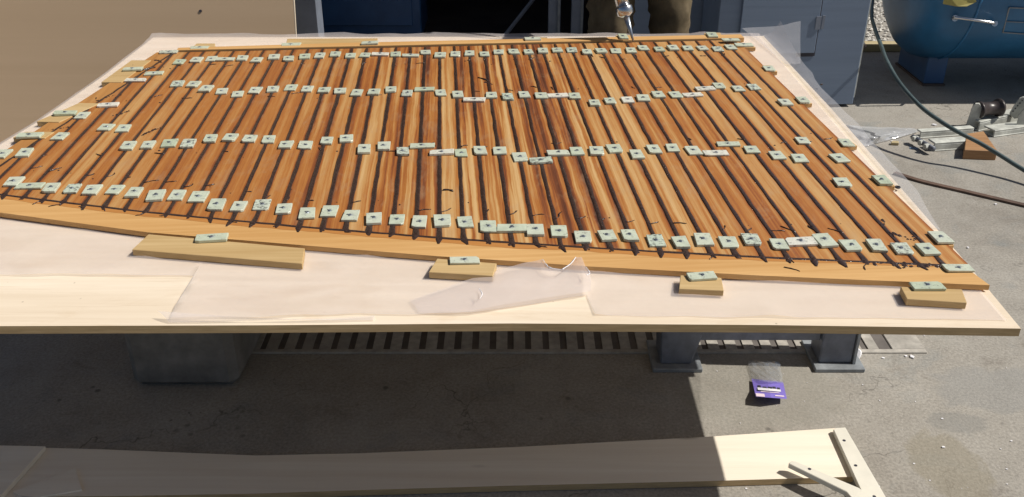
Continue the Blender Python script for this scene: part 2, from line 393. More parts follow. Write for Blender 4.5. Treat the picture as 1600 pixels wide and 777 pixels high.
MB().box(d1.x-dx-.0055, d1.x-dx+.004, -.0025, -.0006, dz-.02, 1.4).build('hatch_gap', M['black'], cab)
MB().box(d1.x-dx-.09, d1.x-dx-.0065, -.0025, -.0006, dz-.022, dz-.0005).build('hatch_slot', M['black'], cab)
hz = at_d(1283, 36, 4.54)
hg = MB().box(hz.x-dx-.028, hz.x-dx-.002, -.021, -.0172, hz.z-.032, hz.z+.032).box(hz.x-dx+.008, hz.x-dx+.022, -.006, -.0008, hz.z-.032, hz.z+.032).build('hinge', M['bluegrey2'], cab)
kn = at_d(1347, 72, 4.6)
m = MB(); m.tube([(w+.006, .08, kn.z), (w+.03, .08, kn.z), (w+.034, .06, kn.z-.02)], [.012, .012, .016], 8); m.build('catch', M['rubber'], cab, True)

# ------------------------------------------------------------------ blue tank
TY, TZ, TR = 5.08, .605, .48
tx0 = at_d(1391, 40, 4.85).x+.11
tank = empty('air_tank', (tx0+.85, TY, 0))
tag(tank, 'big horizontal blue pressure tank at the far right', 'tank')
prof = [(-.85, 0), (-.849, .14), (-.845, .25), (-.836, .34), (-.82, .405), (-.795, .45), (-.755, .482), (-.70, .497), (-.64, .5), (.58, .5), (.69, .485), (.79, .38), (.84, .2), (.85, 0.001)]
m = MB(); n = 48; vs = []; 
for x, r in [(x_, r_*TR/.5) for x_, r_ in prof]:
    for k in range(n): vs.append((x, math.cos(2*math.pi*k/n)*r, TZ+math.sin(2*math.pi*k/n)*r))
m.add(vs, [(i*n+k, (i+1)*n+k, (i+1)*n+(k+1) % n, i*n+(k+1) % n) for i in range(len(prof)-1) for k in range(n)])
body = m.build('shell', M['tank'], tank, True)
m = MB(); 
for x in (-.64,): 
    m.tube([(x, math.cos(2*math.pi*k/40)*(TR+.001), TZ+math.sin(2*math.pi*k/40)*(TR+.001)) for k in range(41)], .006, 6, False)
m.build('weld_seam', M['tank'], body, True)
def tank_pt(px, py, off=0):
    v = (py-388.5)/FPX; d = Vector(((px-800)/FPX, CP-v*SP, -(SP+v*CP))); rr = TR+off
    oy, oz = -TY, CAMH-TZ; A = d.y**2+d.z**2; B = 2*(oy*d.y+oz*d.z); C = oy*oy+oz*oz-rr*rr
    t = (-B-math.sqrt(max(0, B*B-4*A*C)))/(2*A)
    return Vector((d.x*t-tank.location.x, d.y*t-TY, CAMH+d.z*t))
a, b = tank_pt(1491, 29), tank_pt(1553, 37); ao, bo = tank_pt(1491, 27, .05), tank_pt(1553, 36, .05)
MB().tube([a, ao, ao*.98+bo*.02, bo*.98+ao*.02, bo, b], .0065, 8).build('grab_handle', M['chrome'], tank, True)
for q in (a, b): MB().tube([q-Vector((0, -.004, 0)), q+Vector((0, -.008, .003))], .016, 8).build('handle_boss', M['chrome'], tank)
m = MB(); rc = [tank_pt(1577, 12, .004), tank_pt(1640, 15, .004), tank_pt(1640, 56, .004), tank_pt(1567, 51, .004)]
for i in range(4): m.tube([rc[i], rc[(i+1) % 4]], .0035, 5)
m.tube([tank_pt(1573, 34, .004), tank_pt(1640, 37, .004)], .0025, 5)
m.build('name_plate_frame', M['steel_edge'], tank)
m = MB(); y4 = [tank_pt(1474, 6, .006), tank_pt(1496, 10, .02), tank_pt(1511, 10, .02), tank_pt(1526, 3, .006), tank_pt(1520, -12, .006), tank_pt(1478, -12, .006)]
vs = y4+[p+Vector((0, .006, -.003)) for p in y4]
m.add(vs, [tuple(range(6)), tuple(reversed(range(6, 12)))]+[(i, i+6, (i+1) % 6+6, (i+1) % 6) for i in range(6)]); m.build('yellow_tag', M['yellow'], tank)
lx = at_d(1482, 130, 4.75).x-tank.location.x
for x in (lx, lx+.95):
    sgn = MB().box(x-.055, x+.055, -.16, .22, .012, .19).build('saddle_leg', M['navy'], tank, bevel=.004)
    MB().box(x-.06, x+.06, -.17, .24, 0, .0115).build('foot_plate', M['dark'], sgn)

# gravel beyond, with its timber kerb
rg = random.Random(3); m = MB()
ico = [(0, 0, 1), (.9, 0, .2), (.28, .85, .2), (-.72, .53, .2), (-.72, -.53, .2), (.28, -.85, .2)]
icf = [(0, 1, 2), (0, 2, 3), (0, 3, 4), (0, 4, 5), (0, 5, 1)]
for i in range(5200):
    x = rg.uniform(1.55, 3.9); y = rg.uniform(5.68, 8.2); r = rg.uniform(.008, .021); ph = rg.uniform(0, 6.3); sq = rg.uniform(.6, 1.2)
    m.add([(x+(a*math.cos(ph)-b*math.sin(ph))*r*rg.uniform(.75, 1.2), y+(a*math.sin(ph)+b*math.cos(ph))*r*sq, .006+c*r*rg.uniform(.5, .9)) for a, b, c in ico], icf)
N = NT('gravel'); c = N.noise(N.obj(), 60, 3, .7); N.col(N.ramp(c, [(.3, (.30, .28, .25)), (.5, (.52, .50, .46)), (.7, (.72, .70, .66))])); N.rough(.85)
tag(m.build('gravel', N.m), 'pale gravel bed behind the kerb timber between cabinet and tank', 'gravel', kind='stuff')
tag(MB().box(1.3, 4.2, 5.57, 5.65, 0, .045).build('timber_kerb', M['kerb'], bevel=.004), 'pale timber kerb edging the gravel behind the blue tank', 'kerb')

# ------------------------------------------------------------------ work table
T = .6
XL = [(1.56, -1.56), (2.5, -1.478), (2.72, -1.45), (3.2, -1.425), (3.70, -1.42)]
tw = [(-1.56, 1.558), (-1.008, 1.567), (-.505, 1.570), (0, 1.577), (.505, 1.571), (.998, 1.558)]
table = empty('work_table', (0, 2.6, 0))
tag(table, 'low work table topped with pale plywood, carrying the teak panel', 'table')
out = tw+[(1.006, 1.835), (1.012, 2.85), (1.001, 3.706), (-1.42, 3.685), (-1.425, 3.2), (-1.45, 2.72), (-1.478, 2.5)]
tl = [(x, y-2.6) for x, y in out]
me = MB().prism(tl, T-.018, T)
top = me.build('plywood_top', M['ply'], table)
top.data.materials.append(M['ply_edge'])
for p in top.data.polygons:
    if abs(p.normal.z) < .5: p.material_index = 1
# stretcher under the sheet
for y in (2.25, 3.3): MB().box(-1.35, .97, y-2.6-.035, y-2.6+.035, T-.088, T-.0185).build('bearer', M['dark'], table, bevel=.003)
def trestle(name, label, y, flip=1):
    xl, xr = .47, .955
    t = empty(name, (0, y, 0)); tag(t, label, 'trestle', 'steel trestles under the table')
    L = MB().add(*(lambda s: (s, [(0, 1, 2, 3), (7, 6, 5, 4), (0, 4, 5, 1), (1, 5, 6, 2), (2, 6, 7, 3), (3, 7, 4, 0)]))(
        [(xl-.035, -.05, .014), (xl+.055, -.05, .014), (xl+.18, -.05, .5), (xl-.06, -.05, .5), (xl-.035, .05, .014), (xl+.055, .05, .014), (xl+.18, .05, .5), (xl-.06, .05, .5)]))
    L.build('leg', M['steel'], t, bevel=.004)
    MB().box(xr-.055, xr+.042, -.045, .045, .014, .5).build('leg', M['steel'], t, bevel=.004)
    MB().box(xr+.0425, xr+.05, -.052, .052, .014, .5).build('leg_flange', M['steel_edge'], t)
    for x in (xl+.01, xr-.002): MB().box(x-.07, x+.075, -.075, .08, 0, .0135).build('base_plate', M['steel_edge'], t, bevel=.002)
    MB().box(xl+.02, xr-.056, -.03, .03, .082, .15).build('rail', M['steel'], t, bevel=.003)
    MB().box(xl-.09, xr+.06, -.045, .045, .5005, T-.089).build('top_rail', M['steel'], t, bevel=.003)
    return t
trestle('steel_trestle', 'blue grey steel trestle under the table, nearer the front right corner', 2.33)
trestle('steel_trestle', 'blue grey steel trestle hidden under the table, at the back right', 3.3)
for y, lb in ((2.32, 'grey cement block holding up the table near its front left'), (3.3, 'grey cement block holding up the table at its back left')):
    xl = at(205, 608).x; xr_ = at(375, 605).x
    b = MB(); b.prism([(-.15, -.14), (.15, -.14), (.16, .14), (-.155, .14)], 0, T-.0885)
    o = b.build('cement_block', M['support'], bevel=.022, loc=((xl+xr_)/2, y, 0)); tag(o, lb, 'support block', 'cement blocks under the table')

# ------------------------------------------------------------------ milky film over the table
rf = random.Random(11)
fe = [(-1.53, at(0, 432, T).y), (at(0, 432, T).x, at(0, 432, T).y), (at(303, 433, T).x, at(303, 433, T).y), (at(292, 452, T).x, at(292, 452, T).y), (at(268, 500, T).x+.006, at(268, 500, T).y)]
fe = [fe[0], fe[1], fe[2], (fe[2][0]+.004, at(300, 500, T).y)]
for px, py in ((420, 499), (560, 492), (640, 495), (735, 491), (820, 478), (916, 463)): q = at(px, py, T); fe.append((q.x, q.y))
for px, py in ((918.5, 493), (1010, 496), (1200, 498), (1400, 499.5), (1560, 502)): q = at(px, py, T); fe.append((q.x, q.y))
q = at(1560, 502, T); fe.append((1.0, q.y-.004))
xs = []; x = -1.53
while x < .995: xs.append(x); x += .016
xs += [p[0] for p in fe]; xs = sorted(set(round(x, 4) for x in xs)); xs = [x for x in xs if x <= .996]
rows = 70; vs = []
for x in xs:
    y0 = lerp_tab(fe, x)+.004*noise.noise(Vector((x*13, 0, 4))); y1 = 3.70+.02*noise.noise(Vector((x*5, 3, 0)))
    for j in range(rows):
        t = j/(rows-1); y = y0+(y1-y0)*t**1.25
        xx = x if x > -1.3 else -1.3+(x+1.3)/(-1.53+1.3)*(lerp_tab(XL, y)-.006+1.3)
        amp = .0032 if (y < 1.95 or y > 3.6) else .001
        z = T+.0018+amp*(.6+noise.noise(Vector((x*4.5, y*7, 1.3))))*.8+(amp*1.3*max(0, 1-7*abs(noise.noise(Vector((x*2.2+y*1.5, y*4-x, 5.3))))))
        if j == rows-1: z += .008+.012*max(0, noise.noise(Vector((x*7, 9, 0))))
        vs.append((xx, y, z))
nX = len(xs)
fs = [(i*rows+j, (i+1)*rows+j, (i+1)*rows+j+1, i*rows+j+1) for i in range(nX-1) for j in range(rows-1)]
filmo = empty('plastic_film', (0, 2.6, T)); tag(filmo, 'milky plastic film spread over the plywood table under the teak panel', 'plastic film')
def fpart(name, vs, fs, mat='film'):
    me = mesh(name, [(v[0], v[1]-2.6, v[2]-T) for v in vs], fs, True); return link(name, me, M[mat], filmo)
fpart('sheet', vs, fs)
# overhang past the right edge of the table
ov = []
ys = [1.99+i*.045 for i in range(39)]
for y in ys:
    wd = .012+.034*min(1, (y-1.98)/.25)+.010*noise.noise(Vector((y*3.1, 0, 2)))
    for k in range(6):
        t = k/5; lift = (max(0, y-3.35)*.16)*t*t
        ov.append((.996+t*(wd+.012), y, T+.005-.012*t*t*(1 if y < 3.2 else 0)+lift+.004*t*noise.noise(Vector((y*9, t*3, 4)))))
fpart('side_overhang', ov, [(i*6+k, i*6+k+1, (i+1)*6+k+1, (i+1)*6+k) for i in range(len(ys)-1) for k in range(5)], 'film_clear')
# corner of the film reaching out beyond the back right corner
cn = []
cA, cB, cC, cD = Vector((.985, 3.30, T+.007)), Vector((1.04, 3.31, T+.006)), Vector((1.20, 3.90, T+.004)), Vector((.93, 3.78, T+.012))
cM = Vector((.985, 3.70, T+.008))
for i in range(9):
    for j in range(9):
        a_ = cA.lerp(cM, j/8) if j < 8 else cM; s = i/8; t = j/8
        p = cA.lerp(cD, t).lerp(cB.lerp(cC, t), s); p.z += .010*math.sin(s*4+t*3)*s*t+.006*noise.noise(Vector((s*4, t*4, 9)))*s; cn.append(p)
fpart('corner_overhang', cn, [(i*9+j, (i+1)*9+j, (i+1)*9+j+1, i*9+j+1) for i in range(8) for j in range(8)], 'film_clear')
# torn flap lifted over the front batten
up = [(640, 470), (690, 452), (722, 440), (760, 428), (800, 416), (818, 411), (835, 408), (848, 405), (853, 414), (866, 420), (880, 421), (892, 413), (900, 402), (909, 402), (915, 417), (921, 427), (924, 440)]
lo = [(655, 489), (690, 491), (712, 492), (735, 491), (757, 488), (772, 486), (786, 483), (800, 481), (813, 479), (826, 477), (838, 475), (850, 473), (863, 471), (876, 469), (890, 467), (906, 465), (922, 462)]
fl = []; nr = 11
for i, (a, b) in enumerate(zip(up, lo)):
    w_ = min(1, i/5)
    pu = at(a[0], a[1], T+.004+.0145*w_); pl = at(b[0], b[1], T+.004)
    for j in range(nr):
        t = j/(nr-1); p = pu.lerp(pl, t)
        p.z = (T+.004+.0145*w_)*(1-t)+(T+.004+.011*w_*max(0, t-.6)/.4)*t + (.006*w_+.003)*math.sin(math.pi*min(1, t*1.02))**.8*(1 if t < 1 else 0)+.003*noise.noise(Vector((i*.6, j*.5, 3)))*math.sin(math.pi*t)
        fl.append(p)
nU = len(up)
fpart('torn_flap', fl, [(i*nr+j, (i+1)*nr+j, (i+1)*nr+j+1, i*nr+j+1) for i in range(nU-1) for j in range(nr-1)])
# curled lip at the front left of the film
lu = [(246, 487), (300, 490), (380, 493), (450, 494.5), (520, 494), (585, 492)]; ld = [(264, 504), (310, 504), (380, 502), (450, 500), (520, 497.5), (585, 493.5)]
lp = []
for a, b in zip(lu, ld):
    A = at(a[0], a[1], T+.016); B = at(b[0], b[1], T+.0035)
    for j in range(7):
        t = j/6; p = A.lerp(B, t); p.z = T+.0035+.014*math.cos(t*math.pi/2)**.7*max(.05, 1-(a[0]-246)/340.); lp.append(p)
fpart('curled_lip', lp, [(i*7+j, (i+1)*7+j, (i+1)*7+j+1, i*7+j+1) for i in range(5) for j in range(6)])
# torn white edges of the film
m = MB()
for seg in ([up[7], up[8], (858, 418), up[9], up[10]], [up[10], up[11], up[12]], [up[14], up[15], (917, 430)], [(748, 452), (754, 459), (750, 466)]):
    pts = [at(a+rf.uniform(-1, 1), b+rf.uniform(-.6, .6), T+.022 if b > 100 else T+.012) for a, b in seg]
    m.tube([p+Vector((0, -2.6, -T)) for p in spline(pts, 3)], [.0011*rf.uniform(.4, 1.5) for _ in spline(pts, 3)], 5)
m.build('torn_edge', M['white'], filmo)

# ------------------------------------------------------------------ teak panel
A = R(3.86); CU, SU = math.cos(A), math.sin(A)
def pw(u, w, z=0): return Vector((u*CU-w*SU, u*SU+w*CU, z))
def wp(p): return (p.x*CU+p.y*SU, -p.x*SU+p.y*CU)
panel = empty('teak_deck_panel', (0, 0, T+.005)); panel.rotation_euler = (0, 0, A)
tag(panel, 'large teak deck panel of glued planks with dark sealant seams on the table', 'deck panel')
Z0 = .005; TH = .012; ZT = T+.005+TH            # plank top in the world
PITCH = .05454; U0 = 1.0542
front = [(-1.34, 2.305), (-1.14, 2.236), (-.93, 2.166), (-.726, 2.101), (-.346, 1.997), (.012, 1.911), (.354, 1.84), (.685, 1.778), (1.009, 1.726), (1.12, 1.705)]
outer = [(-1.36, 2.215), (-1.096, 2.127), (-.711, 1.995), (-.342, 1.905), (-.041, 1.833), (.121, 1.80), (.281, 1.765), (.659, 1.697), (1.111, 1.627)]
def wf(u): return lerp_tab(front, u)
def wb(u): return 3.497+.012*(u+1)
LIN = [(2.2, -1.256), (2.576, -1.187), (3.084, -1.090), (3.50, -1.018)]     # inner edge of the left margin plank: w -> u
LOUT = [(2.2, -1.30), (2.574, -1.230), (2.913, -1.176), (3.47, -1.085), (3.52, -1.078)]
def teak(name, poly, tone, streak, z0=0, z1=TH, mat='teak'):
    cu = sum(p[0] for p in poly)/len(poly); cw = sum(p[1] for p in poly)/len(poly)
    o = MB().prism([(p[0]-cu, p[1]-cw) for p in poly], z0, z1).build(name, M[mat], panel, loc=(cu, cw, 0))
    o['tone'] = tone; o['streak'] = streak; return o
rp = random.Random(21)
for k in range(-1, 42):
    uL = U0-(k+1)*PITCH+.0038; uR = U0-k*PITCH-.0038
    if k == -1: uR = 1.108
    # shared clip against the slanting left margin
    poly = []
    ws = [wf(uL), wf(uR)]; top_ = wb(uL)
    poly = [(uL, wf(uL)), (uR, wf(uR)), (uR, wb(uR)), (uL, wb(uL))]
    def inside(p): return p[0]-(lerp_tab(LIN, p[1])+.004)
    outp = []
    for i in range(4):
        a, b = poly[i], poly[(i+1) % 4]; da, db = inside(a), inside(b)
        if da >= 0: outp.append(a)
        if (da >= 0) != (db >= 0):
            t = da/(da-db); outp.append((a[0]+(b[0]-a[0])*t, a[1]+(b[1]-a[1])*t))
    if len(outp) < 3: continue
    mid = max(0, 1-abs(k-16)/13.0)
    tone = (.265+.16*mid+rp.uniform(-.13, .14)) if k < 27 else .35+rp.uniform(-.07, .05)
    if k in (8, 3, 30, 15, 22, 26, -1): tone += .08
    streak = (.85+2.0*mid)*rp.uniform(.65, 1.2) if k < 27 else .65*rp.uniform(.7, 1.1)
    teak('plank', outp, tone, streak, 0, TH+rp.uniform(-.0005, .0005))
teak('margin_plank', [(lerp_tab(LOUT, 2.26), 2.285), (lerp_tab(LIN, 2.26)-.004, 2.262), (lerp_tab(LIN, 3.497)-.004, 3.497), (lerp_tab(LOUT, 3.497), 3.497)], .36, .5, mat='margin')
# front batten (slightly bowed) and back batten
fb = [(u, wf(u)-.0035) for u in [-1.34+.1*i for i in range(25)]+[1.095]]
ob = [(u, lerp_tab(outer, u)) for u in [1.108, 1.0, .9, .659, .45, .281, .121, -.041, -.2, -.342, -.53, -.711, -.9, -1.096, -1.36]]
o = MB().prism(fb+ob, 0, TH).build('end_batten', M['batten'], panel)
def strip(poly, z0, z1, name='end_batten', mat='batten'):
    return MB().prism(poly, z0, z1).build(name, M[mat], panel, bevel=.0012)
strip([(-1.01, 3.500), (-.4, 3.508), (.3, 3.518), (1.138, 3.527), (1.138, 3.575), (.3, 3.566), (-.4, 3.556), (-1.01, 3.530)], .0, .019)
sv = []
us = [-1.3+.02*i for i in range(118)]
for u in us:
    wd = .020+.010*noise.noise(Vector((u*5, 1, 0)))+.006*noise.noise(Vector((u*17, 4, 0)))-(.010 if u > .5 else 0)*min(1, (u-.5)/.3 if u > .5 else 0)
    sv += [(u, wf(u)-.004, TH+.0003), (u, wf(u)-.004-max(.003, wd), TH+.0003)]
link('oil_stain', mesh('oil_stain', sv, [(2*i+1, 2*i+3, 2*i+2, 2*i) for i in range(len(us)-1)]), wood('oiled_batten', (.50, .225, .06), (.40, .165, .042), 0, 1), panel)
# sealant
def bead(name, pts, width, z, seed, parent=panel, hgt=.0016, vary=.2, grow=0):
    """flat uneven ribbon of sealant along pts (u,w)"""
    vs = []; P = [Vector((p[0], p[1], 0)) for p in pts]; n = len(P)
    for i, p in enumerate(P):
        t = (P[min(i+1, n-1)]-P[max(i-1, 0)]).normalized(); nx = Vector((t.y, -t.x, 0))
        wm = 1+grow*max(0, 1-i/3.5); a = wm*width/2*(1+vary*2*noise.noise(Vector((i*.37, seed*3.1, 0)))); b = wm*width/2*(1+vary*2*noise.noise(Vector((i*.37, seed*3.1, 7))))
        h = hgt*(1+.5*noise.noise(Vector((i*.5, seed*1.7, 3))))
        e = .25 if i in (0, n-1) else 1
        vs += [p-nx*a*e+Vector((0, 0, z-.0025)), p-nx*a*.9*e+Vector((0, 0, z+hgt*.25)), p-nx*a*.35*e+Vector((0, 0, z+h)), p+nx*b*.4*e+Vector((0, 0, z+h)), p+nx*b*.9*e+Vector((0, 0, z+hgt*.25)), p+nx*b*e+Vector((0, 0, z-.0025))]
    fs = [(i*6+k, i*6+k+1, (i+1)*6+k+1, (i+1)*6+k) for i in range(n-1) for k in range(5)]
    return link(name, mesh(name, vs, fs, True), M['caulk'], parent)
rc = random.Random(5)
for k in range(0, 42):
    u = U0-k*PITCH
    w0 = wf(u)-rc.uniform(.014, .034); w1 = wb(u)-.001
    # where the slanting margin cuts the seam
    while w1 > w0 and u < lerp_tab(LIN, w1): w1 -= .01
    if w1-w0 < .1: continue
    n = int((w1-w0)/.02); lean_ = rc.uniform(-.008, .010)
    pts = []
    for i in range(n+1):
        w_ = w0+(w1-w0)*i/n; du = .0005*noise.noise(Vector((w_*9, k*2.3, 0)))
        if w_ < wf(u)-.001: du += lean_*min(1, (wf(u)-w_)/.03)
        pts.append((u+du, w_))
    bead('sealant_seam', pts, (.0124 if k < 30 else .0105), TH, k, grow=.55)
bead('sealant_line', [(-1.33+.02*i, wf(-1.33+.02*i)-.0015+.0012*noise.noise(Vector((i*.7, 0, 0)))) for i in range(121)], .0105, TH, 77)
bead('sealant_line', [(lerp_tab(LIN, 2.25+.02*i)+.003*noise.noise(Vector((i*.5, 2, 0))), 2.25+.02*i) for i in range(63)], .0095, TH, 91, vary=.6)
bead('sealant_line', [(-1.01+.03*i, wb(-1.01+.03*i)-.002) for i in range(71)], .005, TH, 55, hgt=.0008)
# drips, tails and smears of sealant, too many and small to pick apart
m = MB(); rs = random.Random(9)
def strand(u, w, L, ang, r, curl=1.0, z=TH):
    pts = []; p = Vector((u, w, z+r*.5)); a = ang
    n = 5
    for i in range(n+1):
        pts.append(p.copy()); p = p+Vector((math.cos(a), math.sin(a), 0))*L/n; a += rs.uniform(-.5, .5)*curl
    m.tube(pts, [r*.9]+[r*rs.uniform(.6, 1.3) for _ in range(n-1)]+[r*.5], 5)
def blob(u, w, r, z=TH):
    n = 7; vs = [(u, w, z+r*.55)]+[(u+math.cos(i*6.283/n)*r*rs.uniform(.6, 1.2), w+math.sin(i*6.283/n)*r*rs.uniform(.7, 1.4), z-.0005) for i in range(n)]
    m.add(vs, [(0, i+1, (i+1) % n+1) for i in range(n)])
for k in range(0, 41):
    u = U0-k*PITCH; w_ = wf(u)
    if k < 41:
        L = rs.uniform(.015, .045); sgn = 1 if k > 11 else rs.choice((1, 1, -1))
        if rs.random() < .85: strand(u+.002, w_+rs.uniform(.125, .15)+(.03 if k > 28 else 0), L*rs.uniform(.7, 1.2), rs.uniform(.1, .9) if k > 5 else rs.uniform(1.2, 2.2), .0018)
        if rs.random() < .6: blob(u+rs.uniform(.0, .03), w_+rs.uniform(.14, .20), rs.uniform(.002, .004))
        blob(u, w_, rs.uniform(.007, .012)); 
        if rs.random() < .7: blob(u+rs.uniform(-.006, .006), w_-.012, rs.uniform(.004, .007))
        if rs.random() < .35: strand(u, w_-.008, rs.uniform(.015, .035), rs.uniform(-2.6, -.5), .0017)
    for wr in (3.36, 3.02, 2.52):
        if rs.random() < .6: strand(u+rs.uniform(-.012, .012), wr+rs.uniform(-.07, -.03), rs.uniform(.012, .035), rs.uniform(-.6, 3.6), .0018)
        if rs.random() < .5: blob(u+rs.uniform(-.02, .02), wr+rs.uniform(-.1, .0), rs.uniform(.0025, .005))
for (px, py, L, an, r) in ((747, 122, .05, -.6, .003), (757, 128, .04, -.9, .006), (692, 298, .03, .2, .003), (1380, 352, .03, 1.2, .006), (1395, 365, .05, -.9, .006), (1433, 376, .03, 1.5, .005), (252, 97, .04, 2.4, .006), (268, 82, .05, 2.8, .005), (243, 106, .07, 3.6, .003), (220, 212, .07, 1.0, .006), (178, 181, .05, .9, .006), (110, 199, .06, 3.5, .004), (150, 158, .07, .9, .004), (1470, 412, .04, -.6, .005), (1400, 419, .06, .2, .004), (1225, 418, .035, -.55, .0017), (1282, 133, .01, .3, .003)):
    u, w_ = wp(at(px, py, ZT))
    if r < .0035: strand(u, w_, L, an, r, .8)
    else:
        for q in range(max(3, int(L/.006))): blob(u+math.cos(an)*L*q/max(2, int(L/.006)-1)+rs.uniform(-.003, .003), w_+math.sin(an)*L*q/max(2, int(L/.006)-1)+rs.uniform(-.003, .003), r*rs.uniform(.5, 1.3))
for i in range(26): u = rs.uniform(.9, 1.06); blob(u, wf(u)+rs.uniform(-.012, .004), rs.uniform(.003, .008))
sm = m.build('sealant_smears', M['caulk'], panel, True); sm['kind'] = 'stuff'

# ------------------------------------------------------------------ clamping pads
ORD = 'first second third fourth fifth sixth seventh eighth ninth tenth eleventh twelfth thirteenth fourteenth fifteenth sixteenth seventeenth eighteenth nineteenth twentieth'.split()
TENS = {20: 'twenty', 30: 'thirty', 40: 'forty'}
def ordinal(n):
    if n <= 20: return ORD[n-1]
    t = n//10*10
    return ('thirtieth' if t == 30 else 'fortieth') if n % 10 == 0 else TENS[t]+'-'+ORD[n % 10-1]
def padmesh(w, l, seed):
    r = random.Random(seed); h = .0062
    pts = [(-w/2+r.uniform(-.0015, .0015), -l/2+r.uniform(-.002, .002)), (w/2+r.uniform(-.0015, .0015), -l/2+r.uniform(-.002, .002)), (w/2+r.uniform(-.0015, .0015), l/2+r.uniform(-.002, .002)), (-w/2+r.uniform(-.0015, .0015), l/2+r.uniform(-.002, .002))]
    if r.random() < .6:
        k = r.randrange(4); a, b, c_ = Vector(pts[k-1]), Vector(pts[k]), Vector(pts[(k+1) % 4])
        q = [b+(a-b).normalized()*r.uniform(.003, .009), b+(c_-b).normalized()*r.uniform(.003, .009)]; pts = pts[:k]+[tuple(x) for x in q]+pts[k+1:]
    mb = MB().prism(pts, 0, h); me = mesh('pad', mb.v, mb.f)
    bm = bmesh.new(); bm.from_mesh(me); bmesh.ops.bevel(bm, geom=list(bm.edges), offset=.0009, segments=1, affect='EDGES'); bm.to_mesh(me); bm.free(); return me
PM = {}
for mt in ('pad_green', 'pad_white', 'pad_dull', 'pad_dirty'):
    for s in range(9):
        me = padmesh(.037, .046, s) if False else padmesh(.0375, .056, s); me.materials.append(M[mt]); PM[mt, 'S', s] = me
        me = padmesh(.0665, .033, s+40); me.materials.append(M[mt]); PM[mt, 'L', s] = me
sc = MB(); n = 10
sc.add([(math.cos(i*6.2832/n)*.0046, math.sin(i*6.2832/n)*.0046, 0) for i in range(n)]+[(math.cos(i*6.2832/n)*.0034, math.sin(i*6.2832/n)*.0034, .0019) for i in range(n)], [tuple(range(n, 2*n))]+[(i, (i+1) % n, n+(i+1) % n, n+i) for i in range(n)])
sc.box(-.0085, .001, -.0015, .0015, -.0004, .0011); sc.box(-.001, .0012, -.006, .0005, -.0004, .0010)
SCREW = mesh('screw', sc.v, sc.f); SCREW.materials.append(M['screw'])
rpad = random.Random(33)
LOOK = {('S', 'g'): 'pale green plastic pad', ('L', 'g'): 'long pale green plastic pad laid crosswise', ('L', 'w'): 'long whitish plastic pad laid crosswise', ('S', 'w'): 'whitish plastic pad', ('S', 'd'): 'pale green plastic pad smeared with sealant', ('L', 'd'): 'long green pad smeared with sealant', ('L', 'o'): 'long dull green pad laid crosswise', ('S', 'o'): 'dull green plastic pad'}
MT = {'g': 'pad_green', 'w': 'pad_white', 'd': 'pad_dirty', 'o': 'pad_dull'}
def pad(px, py, shape, col, label, group, z=None, rz=None, sc_=1.0):
    z = ZT if z is None else z
    p = at(px, py, z+.0062)
    o = link('clamp_pad', PM[MT[col], shape, rpad.randrange(9)]); o.location = (p.x, p.y, z+.0002)
    o.rotation_euler = (0, 0, (A+R(rpad.uniform(-4.5, 4.5))) if rz is None else rz); o.scale = (rpad.uniform(.90, 1.06), rpad.uniform(.88, 1.06), rpad.uniform(.8, 1.25)); o.rotation_euler[0] = R(rpad.uniform(-1.2, 1.6)); o.rotation_euler[1] = R(rpad.uniform(-1.3, 1.3)); o.location.z += .0006
    tag(o, label, 'pad', group)
    s = link('screw', SCREW, parent=o); s.location = (rpad.uniform(-.002, .002), rpad.uniform(-.002, .003), .0061); s.rotation_euler = (0, 0, rpad.uniform(-1, 1))
    return o
